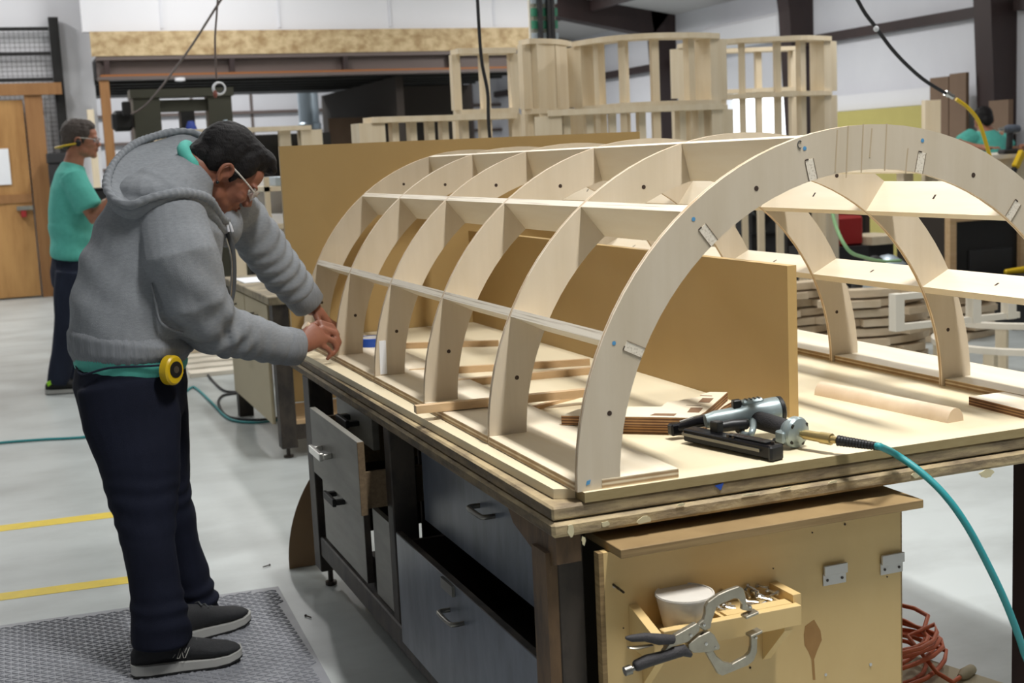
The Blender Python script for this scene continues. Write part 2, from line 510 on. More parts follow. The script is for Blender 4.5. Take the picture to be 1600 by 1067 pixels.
# roller door: raised slat curtain and its hood
d = MB()
for k in range(7):
    d.box(XW + 0.02, XW + 0.06, 12.85, 14.75, 2.17 + k * 0.11, 2.275 + k * 0.11)
dr = struct(d.build('door_1', M['gate'], org=(XW, 13.8, 2.17)))
box('door_hood', M['white_paint'], XW - 0.32, XW - 0.004, 12.8, 14.85, 2.78, 3.12, dr, bevel=0.05)
box('door_jamb', M['gate'], XW - 0.03, XW - 0.003, 14.75, 14.85, 0, 2.8, dr)
box('door_jamb', M['gate'], XW - 0.03, XW - 0.003, 12.81, 12.85, 0, 2.8, dr)
struct(box('trim_5', M['outside'], XW + 0.16, 40, 4, 40, -0.2, -0.02))
# white board band and yellow-green board standing along the right wall
props(box('white_board', M['white_paint'], 8.86, 8.95, 9.72, 12.1, 1.78, 1.97), 'long white board fixed on the wall above the yellow-green board', 'board')
props(box('yellow_green_board', M['yel_board'], 8.80, 8.85, 9.5, 12.1, 0.0, 1.775), 'big yellow-green board standing against the right wall', 'board')
b = MB()
b.box(8.62, 8.66, 9.42, 9.72, 0, 2.05)
props(b.build('brown_board', M['darkply']), 'narrow brown board beside the yellow-green board, left of the dark column', 'board')
b = MB().box(8.6, 8.64, 9.12, 9.38, 0, 2.07)
props(b.build('brown_board', M['darkply']), 'narrower brown board touching the dark steel column', 'board')
b = MB().box(8.5, 8.56, 8.38, 8.66, 0, 1.75)
props(b.build('brown_board', M['darkply']), 'brown board standing right of the dark steel column', 'board')
# things outside the roller door
props(box('grey_crate', M['galv'], 11.0, 11.8, 15.3, 16.2, -0.02, 1.62, bevel=0.03), 'grey crate in the daylight outside the roller door', 'crate')
props(box('red_container', M['brick_red'], 11.2, 12.2, 13.9, 15.0, -0.02, 1.72, bevel=0.03), 'red-brown container in the daylight outside the roller door', 'container')
# mezzanine across the back left, with a dark bay below it
YZ = 14.0
wm = struct(box('wall_mezzanine', M['white_paint'], 0.1, 5.72, YZ + 0.05, YZ + 0.17, 3.07, 5.6))
for x in (1.0, 2.4, 3.8, 5.2):
    box('panel_seam', M['white_wall'], x - 0.015, x + 0.015, YZ + 0.035, YZ + 0.049, 3.1, 5.3, wm)
struct(box('trim_6', M['osb'], 0.17, 5.70, YZ - 0.03, YZ, 2.785, 3.066))
bm_ = MB()
bm_.box(0.22, 5.7, YZ - 0.02, YZ + 0.2, 2.74, 2.785)
bm_.box(0.22, 5.7, YZ + 0.08, YZ + 0.11, 2.55, 2.74)
bm_.box(0.22, 5.7, YZ - 0.02, YZ + 0.2, 2.515, 2.55)
bm_ = struct(bm_.build('trim_7', M['steel_grey']))
box('rust_stripe', M['rust'], 0.25, 5.68, YZ - 0.015, YZ + 0.07, 2.551, 2.575, bm_)
for x in (0.3, 1.75, 3.15, 4.55):
    box('beam_stiffener', M['steel_brown'], x, x + 0.06, YZ - 0.015, YZ + 0.079, 2.576, 2.738, bm_)
mz = struct(box('trim_8', M['black'], 0.22, 5.7, YZ + 0.21, 18.5, 2.55, 2.78))
for y in np.arange(14.6, 17, 0.55):
    box('joist', M['black'], 0.22, 5.7, y, y + 0.08, 2.50, 2.549, mz)
struct(box('wall_bay', M['dark'], 3.9, 4.0, 14.3, 18.5, 0, 2.498))
struct(box('wall_bay_side', M['dark'], 4.05, 5.7, 16.5, 16.6, 0, 2.498))
props(box('leaning_brown_panel', M['darkply'], 3.35, 3.86, 15.8, 15.84, 0, 2.05), 'grey-brown panel standing at the dark right end of the mezzanine bay', 'board')
ps = MB().box(0.235, 0.34, YZ, YZ + 0.12, 0, 2.514)
struct(ps.build('trim_9', M['orange_post']))
props(MB().lathe((1.14, YZ - 0.1, 2.47), (0, 0, 1), [(0, 0.0), (0.01, 0.06), (0.045, 0.06), (0.046, 0)], 14).build('smoke_alarm', M['white_paint'], smooth=0.6), 'small round white alarm under the steel mezzanine beam', 'alarm')
# plywood tool-room front with door, far left
tr = thing('plywood_tool_room', 'orange fir plywood room front with a paper sheet, at the left edge', 'room front', (-0.8, 14.5, 0))
box('plywood_panel', M['plyorange'], -2.2, -0.62, 14.5, 14.53, 0.02, 1.14, tr)
box('plywood_panel', M['plyorange'], -2.2, -0.62, 14.5, 14.53, 1.24, 2.34, tr)
box('corner_post', M['orange_post'], -0.60, -0.40, 14.47, 14.56, 0, 2.39, tr)
box('mid_rail', M['orange_post'], -2.2, -0.62, 14.485, 14.53, 1.14, 1.24, tr)
box('top_rail', M['orange_post'], -2.2, -0.17, 14.44, 14.5, 2.392, 2.53, tr)
box('latch', M['chrome'], -0.80, -0.62, 14.45, 14.499, 1.05, 1.10, tr)
box('padlock', M['red'], -0.76, -0.70, 14.44, 14.499, 0.97, 1.045, tr)
box('paper_sheet', M['paper'], -1.35, -0.83, 14.485, 14.499, 1.36, 1.78, tr)
cg = thing('wire_cage', 'black steel wire cage above the plywood room front, left edge', 'cage', (-0.25, 14.62, 0))
MB().bar((-0.19, 14.62, 0), (-0.19, 14.62, 3.3), 0.11, 0.1, (0, 1, 0)).build('cage_post', M['black'], cg)
for z in (3.15, 2.86, 2.56):
    box('cage_rail', M['black'], -2.4, -0.25, 14.6, 14.64, z, z + 0.04, cg)
g = MB()
for x in np.arange(-2.35, -0.25, 0.055):
    g.box(x, x + 0.004, 14.615, 14.622, 1.2, 3.15)
for z in np.arange(1.25, 3.15, 0.055):
    g.box(-2.4, -0.25, 14.622, 14.628, z, z + 0.004)
g.build('cage_mesh', M['wire'], cg)['kind'] = 'stuff'
props(box('partition', M['white_paint'], -6.9, 0.23, 14.72, 14.8, 0, 4.84), 'tall white partition behind the wire cage', 'partition')

# yellow floor stripes
for n, (p0, p1, q0, q1, lab) in enumerate((((-2.6, 3.64), (-0.48, 3.528), (-2.6, 3.54), (-0.48, 3.428), 'farther of the two yellow stripes painted on the floor'),
                                           ((-2.6, 2.70), (-0.55, 2.562), (-2.6, 2.615), (-0.55, 2.477), 'nearer yellow floor stripe, closest to the grey mat'))):
    props(MB().prism([(p0[0], p0[1], 0.0), (p1[0], p1[1], 0.0), (q1[0], q1[1], 0.0), (q0[0], q0[1], 0.0)], (0, 0, 0.001)).build('floor_stripe', M['yellow']), lab, 'floor stripe')

# ================================================================== WORKBENCH
bn = thing('workbench', 'long wooden workbench with worn glued edges carrying the arched frame', 'workbench', (0.6, 1.2, 0))
XR = 1.52
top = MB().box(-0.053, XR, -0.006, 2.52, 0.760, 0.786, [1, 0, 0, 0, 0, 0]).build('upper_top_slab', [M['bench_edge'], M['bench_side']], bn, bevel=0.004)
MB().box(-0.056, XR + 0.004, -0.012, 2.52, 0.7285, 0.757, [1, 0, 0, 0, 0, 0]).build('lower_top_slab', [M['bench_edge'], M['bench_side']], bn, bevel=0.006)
box('slab_gap', M['black'], -0.045, XR - 0.01, 0.004, 2.5, 0.756, 0.761, bn)
# legs
lg = MB().box(-0.032, 0.021, 0.03, 0.105, 0.0, 0.728).build('leg', M['leg'], bn, bevel=0.003)
box('leg_side', M['legside'], -0.055, -0.0325, 0.03, 0.10, 0.0, 0.69, bn)
box('leg', M['leg'], -0.05, 0.03, 2.08, 2.17, 0.06, 0.728, bn, bevel=0.003)
MB().lathe((-0.01, 2.12, 0), (0, 0, 1), [(0, 0.02), (0.012, 0.02), (0.013, 0.009), (0.06, 0.009)], 10).build('leveling_foot', M['screw'], bn)
box('leg', M['leg'], -0.04, 0.03, 1.145, 1.20, 0.13, 0.728, bn, bevel=0.003)
box('leg', M['steel_brown'], 1.085, 1.16, 0.0, 0.08, 0.0, 0.728, bn)
box('leg', M['leg'], 1.38, 1.46, 2.1, 2.18, 0.0, 0.728, bn)
box('lower_rail', M['leg'], -0.045, 0.06, 0.105, 2.10, 0.115, 0.185, bn, bevel=0.004)
# corner block under the slab
MB().prism([(-0.045, 0.001, 0.728), (-0.045, 0.001, 0.675), (-0.045, 0.055, 0.655), (-0.045, 0.22, 0.70), (-0.045, 0.25, 0.728)], (0.05, 0, 0)).build('corner_block', M['legside'], bn)
for (x, z, w, h) in ((-0.02, 0.742, 0.008, 0.014), (0.004, 0.717, 0.004, 0.012), (0.21, 0.757, 0.011, 0.003), (0.05, 0.743, 0.012, 0.006), (0.93, 0.722, 0.022, 0.009), (0.55, 0.755, 0.012, 0.003), (0.36, 0.756, 0.02, 0.002), (0.75, 0.742, 0.012, 0.007), (0.44, 0.757, 0.014, 0.002), (0.13, 0.738, 0.016, 0.008), (1.12, 0.738, 0.03, 0.006)):
    random.seed(int(x * 1000) + 99)
    pg = [V(x + w * math.cos(t) * random.uniform(0.6, 1.1), -0.0125, z + h * math.sin(t) * random.uniform(0.6, 1.1)) for t in np.linspace(0, 2 * PI, 12)[:-1]]
    MB().prism(pg, (0, -0.002, 0)).build('glue_drip', M['glue'], bn)
MB().prism([(0.285, -0.0075, 0.782), (0.305, -0.0075, 0.785), (0.298, -0.0075, 0.771)], (0, -0.0006, 0)).build('blue_tape_scrap', M['tape'], bn)
# dark carcass inside, seen through the openings
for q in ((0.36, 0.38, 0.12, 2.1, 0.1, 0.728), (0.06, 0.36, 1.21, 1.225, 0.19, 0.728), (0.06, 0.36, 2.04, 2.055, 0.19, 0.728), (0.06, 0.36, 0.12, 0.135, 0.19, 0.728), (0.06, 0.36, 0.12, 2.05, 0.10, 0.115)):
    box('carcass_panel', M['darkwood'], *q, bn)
if 0:
    cz = MB()
    cz.box(0.36, 0.38, 0.12, 2.1, 0.1, 0.728)
    cz.box(0.06, 0.36, 1.21, 1.225, 0.19, 0.728)
    cz.box(0.06, 0.36, 2.04, 2.055, 0.19, 0.728)
    cz.box(0.06, 0.36, 0.12, 0.135, 0.19, 0.728)
    cz.box(0.06, 0.36, 0.12, 2.05, 0.10, 0.115)
    cz.build('carcass', M['darkwood'], bn)


def pull(parent, x, y, z, w=0.10, d=0.03, r=0.006, m='handle', flat=False):
    """bent bar pull on a drawer front facing -x"""
    h = MB()
    if flat:
        h.box(x - d, x, y - w / 2, y - w / 2 + 0.02, z - 0.008, z + 0.008)
        h.box(x - d, x, y + w / 2 - 0.02, y + w / 2, z - 0.008, z + 0.008)
        h.box(x - d - 0.012, x - d, y - w / 2, y + w / 2, z - 0.012, z + 0.012)
        return h.build('handle', M[m], parent, bevel=0.002)
    h.tube([(x, y - w / 2, z), (x - d * 0.75, y - w / 2, z), (x - d, y - w / 2 + 0.014, z), (x - d, y + w / 2 - 0.014, z), (x - d * 0.75, y + w / 2, z), (x, y + w / 2, z)], r, 8, smooth=4)
    return h.build('handle', M[m], parent, smooth=0.8)


# big blue-grey drawers
o = box('drawer', M['steel_blue'], 0.022, 0.042, 0.125, 1.06, 0.487, 0.722, bn, bevel=0.001)
pull(o, 0.022, 0.565, 0.632)
o = MB().box(-0.048, -0.03, 0.10, 1.10, 0.15, 0.452).build('drawer', M['steel_blue'], bn, bevel=0.001)
pull(o, -0.048, 0.615, 0.378)
box('drawer_top_edge', M['leg'], -0.047, -0.031, 0.101, 1.099, 0.4521, 0.4545, o)
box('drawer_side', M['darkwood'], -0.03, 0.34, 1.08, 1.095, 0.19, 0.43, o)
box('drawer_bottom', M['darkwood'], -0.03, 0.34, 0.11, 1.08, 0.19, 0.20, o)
box('label_holder', M['handle'], -0.056, -0.0485, 0.615, 0.70, 0.425, 0.45, o)
# left cabinet drawers
o = box('drawer', M['laminate'], -0.005, 0.015, 1.45, 1.88, 0.60, 0.722, bn, bevel=0.001)
pull(o, -0.005, 1.66, 0.655, 0.13, 0.03, m='black', flat=True)
o = box('drawer', M['laminate'], -0.118, -0.1, 1.185, 1.757, 0.487, 0.69, bn, bevel=0.001)
box('drawer_edge_near', M['drawer_edge'], -0.1178, -0.0995, 1.18, 1.1845, 0.488, 0.689, o)
box('drawer_side', M['drawer_edge'], -0.099, 0.33, 1.20, 1.215, 0.50, 0.60, o)
box('drawer_side', M['drawer_edge'], -0.099, 0.33, 1.735, 1.75, 0.50, 0.66, o)
pull(o, -0.118, 1.56, 0.59, 0.14, 0.026, m='chrome', flat=True)
o = box('drawer', M['laminate'], -0.045, -0.027, 1.46, 1.985, 0.205, 0.484, bn, bevel=0.001)
box('drawer_edge_near', M['leg'], -0.0448, -0.0265, 1.455, 1.4595, 0.206, 0.483, o)
pull(o, -0.045, 1.74, 0.40, 0.13, 0.028, m='black', flat=True)
o = box('side_panel', M['laminate'], -0.032, -0.016, 1.205, 1.40, 0.19, 0.445, bn)
# MDF on top
props(MB().box(0.012, XR - 0.02, -0.009, 2.5, 0.787, ZM, [1, 1, 1, 1, 1, 0]).build('mdf_sheet', [M['mdf'], M['mdf_edge']]), 'tan MDF sheet lying under the arched frame on the bench', 'board')
st = [(-0.0265, 0.048), (0.0105, 0.030), (0.0105, 2.46), (-0.057, 2.46)]
props(MB().prism([(x, y, 0.787) for x, y in st], (0, 0, 0.0185)).build('mdf_strip', [M['mdf']]), 'narrow MDF strip along the drawer side of the bench top', 'board')
props(box('mdf_board', M['mdf_wall'], -0.006, 1.42, 2.508, 2.528, 0.787, 1.496), 'tall MDF panel standing upright across the far bench end', 'board')
props(box('mdf_divider', M['mdf_wall'], 0.687, 0.711, 0.35, 2.506, ZM, 1.153), 'long low MDF divider standing lengthwise inside the arched frame', 'board')

# ================================================================== ARCHED FRAME
fr = thing('arched_frame', 'open barrel-shaped birch plywood frame of six arches on the bench', 'frame', (0.65, 1.2, ZM))
CX, RO, RI = 0.650, 0.648, 0.561
SP, TH = 0.468, 0.0125
NA = 48
ANG = [180 - 180 * k / NA for k in range(NA + 1)]


def pol(a, r, y):
    a = math.radians(a)
    return Vector((CX + r * math.cos(a), y, ZM + r * math.sin(a)))


for k in range(6):
    y = k * SP
    a = MB().strip([pol(t, RO, y) for t in ANG], [pol(t, RI, y) for t in ANG], (0, TH, 0), 0, 1)
    a.build('arch_rib', [M['birch_xz'], M['ply_y']], fr)
    for ha in (166.3, 115.4, 64.7, 13.7):
        c = pol(ha, 0.5945, y - 0.0004)
        MB().lathe(c, (0, 1, 0), [(0, 0), (0.0001, 0.0050), (0.0002, 0)], 12).build('bolt_hole', M['hole'], fr)
SA = [154.0, 128.4, 103.2, 77.8, 52.3, 26.0]
rm = 0.602
for si, sa in enumerate(SA):
    a = math.radians(sa)
    rd = Vector((math.cos(a), 0, math.sin(a)))
    tg = Vector((-math.sin(a), 0, math.cos(a)))
    s = MB()
    t2 = 0.009
    for k in range(5):
        y0, y1 = k * SP + TH, (k + 1) * SP
        s.obox(Vector((CX, (y0 + y1) / 2, ZM)) + rd * ((RO + RI) / 2), rd * ((RO - RI) / 2 - 0.0004), (0, (y1 - y0) / 2, 0), tg * t2, [0, 1, 0, 0, 0, 0])
        # drilled slot on the board's face
    for k in range(6):
        y0, y1 = k * SP - 0.0006, k * SP + TH + 0.0006
        s.obox(Vector((CX, (y0 + y1) / 2, ZM)) + rd * ((rm + RI) / 2), rd * ((rm - RI) / 2), (0, (y1 - y0) / 2, 0), tg * t2, [0, 0, 1, 0, 0, 0])
    s.build('stringer', [M['birch_y'], M['ply_str']], fr)
    for k in range(5):
        sg = -1 if sa > 90 else 1
        c = Vector((CX, (k + 0.5) * SP + 0.02, ZM)) + rd * 0.605 + tg * (t2 + 0.0003) * sg * (1 if sa > 90 else 1)
        MB().obox(c, rd * 0.006, (0, 0.003, 0), tg * 0.0002).build('screw_slot', M['hole'], fr)
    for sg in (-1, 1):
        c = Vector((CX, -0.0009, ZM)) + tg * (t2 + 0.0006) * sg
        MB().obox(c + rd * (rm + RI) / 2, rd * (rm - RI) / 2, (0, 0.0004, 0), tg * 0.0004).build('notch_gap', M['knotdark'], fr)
    MB().obox(Vector((CX, -0.0009, ZM)) + rd * (rm + 0.0008) + tg * 0.005, rd * 0.001, (0, 0.0004, 0), tg * 0.004).build('notch_gap', M['hole'], fr)
    if si in (0, 1, 2, 3):
        c = Vector((CX, -0.0006, ZM)) + rd * 0.625 + tg * 0.004
        MB().lathe(c, (0, 1, 0), [(0, 0), (0.0001, 0.0042), (0.0003, 0)], 8).build('blue_mark', M['bluemark'], fr)
# the letter marked beside the third notch and blue mark at the foot
arc = [pol(103.2, 0.628, -0.0008) + V(-0.014 + 0.005 * math.cos(t), 0, 0.004 + 0.007 * math.sin(t)) for t in np.linspace(0.9, 5.2, 10)]
MB().tube(arc, 0.0009, 5).build('pencil_letter_c', M['zip'], fr)
MB().obox((0.024, -0.0006, ZM + 0.016), (0.004, 0, 0.001), (0, 0.0003, 0), (0.001, 0, 0.004)).build('blue_mark', M['bluemark'], fr)
for xx, zz, dz in ((0.575, 0.60, 0.04), (0.60, 0.597, 0.05), (0.635, 0.602, 0.047), (0.655, 0.612, 0.028), (0.69, 0.602, 0.046), (0.74, 0.573, 0.025)):
    MB().obox((xx, -0.0004, ZM + zz), (0.0014, 0, 0), (0, 0.0002, 0), (0.003, 0, dz)).build('mineral_streak', M['knot'], fr)
# base rails
for nm, x0, x1 in (('base_rail', 0.0008, 0.212), ('base_rail', 1.218, 1.43)):
    s = MB()
    for k in range(5):
        s.box(x0, x1, k * SP + TH + 0.0005, (k + 1) * SP - 0.0005, ZM, ZM + 0.018, [1, 1, 1, 1, 1, 0])
    for k in range(6):
        y0, y1 = k * SP - 0.0008, k * SP + TH + 0.0005
        if x0 < 0.5:
            s.box(0.052, x1, y0, y1, ZM, ZM + 0.018, [1, 1, 1, 1, 1, 0])
        else:
            s.box(1.255, x1, y0, y1, ZM, ZM + 0.018, [1, 1, 1, 1, 1, 0])
    s.build(nm, [M['birch_y'], M['ply_z']], fr)
# white label strip on the fourth arch leg
a4 = 3 * SP
MB().obox(V(0.028, a4 - 0.0008, ZM + 0.07), (0.010, 0, 0.0), (0, 0.0006, 0), (0.001, 0, 0.048)).build('white_strip', M['paper'], fr)
# ================================================================== TOOL CABINET UNDER THE BENCH
cb = thing('tool_cabinet', 'yellowed plywood cabinet standing under the near end of the bench', 'cabinet', (0.37, 0.0, 0))
box('front_panel', M['cab_ply'], 0.040, 0.7065, -0.02, 0.0, 0.0, 0.69, cb)
box('front_panel_edge', M['cab_edge'], 0.030, 0.0398, -0.0205, 0.0, 0.0, 0.69, cb)
box('front_panel_edge', M['cab_edge'], 0.7067, 0.7095, -0.0202, 0.0, 0.0, 0.69, cb)
box('side_panel', M['cab_ply'], 0.69, 0.709, 0.001, 0.09, 0.0, 0.69, cb)
box('top_board', [M['cab_edge']], 0.052, 0.724, -0.07, 0.09, 0.6905, 0.7075, cb, bevel=0.001)
yp = -0.0203
for (px, py, r) in ((960, 916, 3), (1224, 822, 1.6), (1219, 828, 1.4), (1320, 819, 2), (1269, 832, 1.4), (1360, 1038, 3.0), (1290, 1054, 2.6), (1159, 1045, 0), (1070, 952, 1), (1208, 888, 1.2), (974, 981, 1.2), (1216, 910, 1.2), (1386, 901, 1.4), (1386, 896, 1.2), (1172, 1043, 1.8)):
    if r:
        MB().lathe(at(px, py, 'y', yp), (0, -1, 0), [(0, 0.0012 * r), (0.0012, 0.0012 * r), (0.0013, 0)], 8).build('panel_screw', M['alu'] if r > 2.5 else M['hole'], cb)
for (px, py) in ((958, 913), (965, 918)):
    c = at(px, py, 'y', yp)
    MB().tube([c, c + V(0.003, -0.02, -0.004)], 0.0022, 6).build('driven_screw', M['screw'], cb)
pts = [(1258, 978), (1272, 968), (1282, 985), (1284, 1000), (1277, 1016), (1272, 1030), (1274, 1062), (1270, 1062), (1268, 1030), (1263, 1018), (1257, 1008), (1256, 992)]
MB().prism([at(px, py, 'y', yp) for px, py in pts], (0, -0.0002, 0)).build('stain', M['stain'], cb)
# two white metal brackets screwed on the panel
for x0 in (0.517, 0.655):
    b = MB().box(x0, x0 + 0.054, -0.024, -0.0205, 0.548, 0.572).build('bracket', M['alu'], cb, bevel=0.0006)
    MB().box(x0, x0 + 0.054, -0.030, -0.0242, 0.570, 0.590).build('bracket_flange', M['alu'], b, bevel=0.0006)
    for xx in (x0 + 0.009, x0 + 0.044):
        MB().lathe((xx, -0.0243, 0.559), (0, -1, 0), [(0, 0.003), (0.001, 0.003), (0.0011, 0)], 8).build('bracket_screw', M['screw'], b)
# wall tray: rails, ends, floor, and the two triangular supports under it
ty = -0.122
tray = MB().box(0.108, 0.400, ty, ty + 0.018, 0.521, 0.560).build('tray_front_rail', M['cab_ply'], cb, bevel=0.001)
box('tray_floor', M['cab_ply'], 0.09, 0.400, ty + 0.018, -0.0205, 0.521, 0.533, cb)
box('tray_end', M['cab_ply'], 0.394, 0.412, ty + 0.0185, -0.0205, 0.5335, 0.575, cb)
MB().prism([(0.088, -0.0205, 0.582), (0.088, ty, 0.553), (0.088, ty, 0.50), (0.088, -0.0205, 0.50)], (0.018, 0, 0)).build('tray_end', M['cab_ply'], cb)
box('tray_block', M['cab_ply'], 0.25, 0.392, ty + 0.0185, ty + 0.045, 0.5335, 0.560, cb)
box('tray_block', M['cab_ply'], 0.25, 0.392, ty + 0.046, -0.0205, 0.5335, 0.552, cb)
box('tray_divider', M['cab_ply'], 0.242, 0.249, ty + 0.0185, -0.0205, 0.5335, 0.556, cb)
for x in (0.112, 0.376):
    MB().prism([(x, -0.0205, 0.5205), (x, ty + 0.022, 0.5205), (x, ty + 0.022, 0.505), (x, -0.0205, 0.42)], (0.018, 0, 0)).build('tray_support', M['cab_ply'], cb)
# tub in the tray
tub = thing('plastic_tub', 'cloudy white plastic tub sitting in the wooden cabinet tray', 'tub', (0.184, -0.062, 0.5335))
MB().lathe((0.184, -0.063, 0.534), (0, 0, 1), [(0, 0.0), (0.0, 0.039), (0.003, 0.041), (0.066, 0.0545), (0.070, 0.055), (0.070, 0.0525), (0.064, 0.052), (0.006, 0.039), (0.005, 0)], 32).build('bowl', M['tubwhite'], tub, smooth=0.7)
MB().lathe((0.184, -0.063, 0.598), (0, 0, 1), [(0, 0.0538), (0, 0.0556), (0.004, 0.056), (0.004, 0.0548)], 32).build('rim', M['tubwhite'], tub, smooth=0.7)
# loose bright bolts in the right half of the tray
random.seed(3)
for k in range(22):
    g = k % 11
    if k < 14:
        c = V(random.uniform(0.30, 0.385), random.uniform(-0.07, -0.032), 0.556 + 0.006 * (k // 4))
    else:
        c = V(random.uniform(0.256, 0.29), random.uniform(-0.07, -0.035), 0.556 + 0.007 * ((k - 14) // 3))
    t = random.uniform(0, PI)
    d = V(math.cos(t), math.sin(t), random.uniform(-0.15, 0.4)).normalized()
    b = MB().tube([c - d * 0.011, c + d * 0.011], 0.0026, 6)
    b.lathe(c + d * 0.011, d, [(0, 0.005), (0.004, 0.005), (0.0041, 0)], 6)
    props(b.build('bolt', M['chrome'], smooth=0.7), 'small bright bolt lying loose in the cabinet tray', 'bolt', 'loose bolts in the cabinet tray')

# ---------------------------------------------------------------- locking clamp on the tray
yc = -0.150


def cp(x, y):
    """a point of the clamp's own plane, hung on the tray's front rail (survey of the crop 970,890 at 5.333x)"""
    return at(970 + x / 5.333, 890 + y / 5.333, 'y', yc)


ck = thing('locking_clamp', 'nickel locking C-clamp with grey rubber grips gripping the cabinet tray', 'clamp', cp(700, 600))
up = [(655, 450), (690, 420), (705, 370), (708, 310), (730, 270), (820, 205), (900, 170), (985, 140), (1020, 155), (1035, 190), (1050, 260), (1050, 300), (1085, 290), (1100, 320), (1080, 350), (1010, 335), (1015, 290), (985, 245), (950, 240), (890, 265), (840, 285), (805, 310), (790, 345), (775, 390), (760, 430), (750, 490), (700, 510), (640, 470)]
MB().prism([cp(*p) for p in up], (0, 0.009, 0)).build('upper_jaw', M['clampmetal'], ck, bevel=0.0012)
lo = [(710, 690), (770, 670), (800, 720), (860, 770), (930, 785), (1040, 725), (1075, 690), (1088, 640), (1090, 560), (1140, 560), (1138, 690), (1110, 760), (1060, 800), (850, 885), (815, 870)]
MB().prism([cp(*p) for p in lo], (0, 0.009, 0)).build('lower_jaw', M['clampmetal'], ck, bevel=0.0012)
body = [(560, 620), (640, 555), (735, 510), (775, 540), (800, 590), (820, 630), (818, 660), (720, 685), (600, 690), (560, 660)]
MB().prism([V(0, -0.003, 0) + cp(*p) for p in body], (0, 0.015, 0)).build('body_plate', M['clampmetal'], ck, bevel=0.001)
lev = [(350, 690), (455, 545), (630, 445), (660, 460), (655, 510), (560, 600), (430, 640)]
MB().prism([V(0, -0.0015, 0) + cp(*p) for p in lev], (0, 0.012, 0)).build('lever_plate', M['clampmetal'], ck, bevel=0.001)
for (a, b) in (((30, 570), 0),):
    MB().chain([cp(45, 568), cp(90, 572), cp(200, 562), cp(320, 580), cp(430, 580)], [0.003, 0.0065, 0.008, 0.0105, 0.0085], n=12).build('grip', M['rubber'], ck, smooth=0.9)
MB().chain([cp(130, 800), cp(220, 760), cp(330, 730), cp(450, 690), cp(520, 672), cp(580, 710)], [0.0105, 0.0115, 0.0105, 0.0108, 0.011, 0.005], n=12).build('grip', M['rubber'], ck, smooth=0.9)
MB().chain([cp(65, 648), cp(130, 650), cp(260, 625)], [(0.006, 0.0018), (0.007, 0.003), (0.006, 0.0015)], n=10).build('release_lever', M['clampmetal'], ck, smooth=0.9)
k = MB().lathe(cp(60, 838), cp(140, 810) - cp(60, 838), [(-0.007, 0.0), (-0.007, 0.0085), (0.006, 0.009), (0.007, 0.0045), (0.02, 0.0045)], 14).build('adjusting_screw', M['handle'], ck, smooth=0.6)
for (x, y, r) in ((685, 455, 3.2), (575, 540, 3.2), (702, 612, 3.6), (780, 640, 1.8), (1068, 303, 3), (1118, 560, 3)):
    MB().lathe(cp(x, y) + V(0, -0.004, 0), (0, 1, 0), [(-0.0015, 0), (-0.001, 0.0009 * r), (0.006, 0.001 * r)], 12).build('rivet', M['chrome'], ck, smooth=0.7)
MB().obox(cp(1075, 368), (0.0135, 0, 0.003), (0, 0.010, 0), (0, 0, 0.0025)).build('swivel_pad', M['clampmetal'], ck, bevel=0.0008)
MB().obox(cp(1110, 525), (0.0125, 0, 0.003), (0, 0.010, 0), (0, 0, 0.0025)).build('swivel_pad', M['clampmetal'], ck, bevel=0.0008)
MB().bar(cp(560, 640), cp(690, 530), 0.004, 0.004, (0, 1, 0)).build('toggle_link', M['screw'], ck)

# ---------------------------------------------------------------- nail gun lying on the bench
ZG = ZM


def gp(px, py, z):
    return at(px, py, 'z', ZG + z)


ng = thing('nail_gun', 'silver and black pneumatic nail gun lying on the near bench end', 'nail gun', gp(1160, 690, 0))
a_ = gp(1102, 658, 0.045); b_ = gp(1218, 640, 0.058)
ax = (b_ - a_).normalized()
L = (b_ - a_).length
MB().lathe(a_, ax, [(0, 0.0), (0, 0.014), (0.02, 0.019), (L * 0.45, 0.021), (L * 0.55, 0.0265), (L - 0.012, 0.029), (L - 0.004, 0.0285), (L, 0.025), (L, 0)], 24).build('body', M['castsilver'], ng, smooth=0.6)
MB().lathe(b_ - ax * 0.002, ax, [(0, 0.029), (0.007, 0.0285), (0.011, 0.022), (0.011, 0)], 24).build('end_bumper', M['blackpl'], ng, smooth=0.6)
MB().obox(a_ + ax * L * 0.63 + V(0, 0, 0.027), ax * 0.024, ax.cross(V(0, 0, 1)) * 0.011, (0, 0, 0.006)).build('exhaust_cover', M['castsilver'], ng, bevel=0.004)
for k in range(4):
    MB().obox(a_ + ax * (L * 0.63 - 0.013 + 0.009 * k) + V(0, 0, 0.0335), ax * 0.0018, ax.cross(V(0, 0, 1)) * 0.008, (0, 0, 0.0008)).build('exhaust_slot', M['blackpl'], ng)
MB().obox(a_ + ax * L * 0.42 + V(0, 0, 0.026), ax * 0.009, ax.cross(V(0, 0, 1)) * 0.009, (0, 0, 0.010)).build('depth_switch', M['blackpl'], ng, bevel=0.002)
# nose
n0 = gp(1046, 672, 0.022)
MB().bar(n0, gp(1064, 668, 0.024), 0.022, 0.026).build('nose_tip', M['gunblack'], ng, bevel=0.004)
MB().chain([gp(1060, 668, 0.026), gp(1090, 660, 0.034), gp(1112, 655, 0.044)], [0.009, 0.012, 0.015], n=10).build('nose', M['gunblack'], ng, smooth=0.7)
MB().tube([gp(1062, 660, 0.034), gp(1085, 652, 0.042), gp(1106, 648, 0.05)], 0.0035, 8).build('contact_arm', M['chrome'], ng, smooth=0.7)
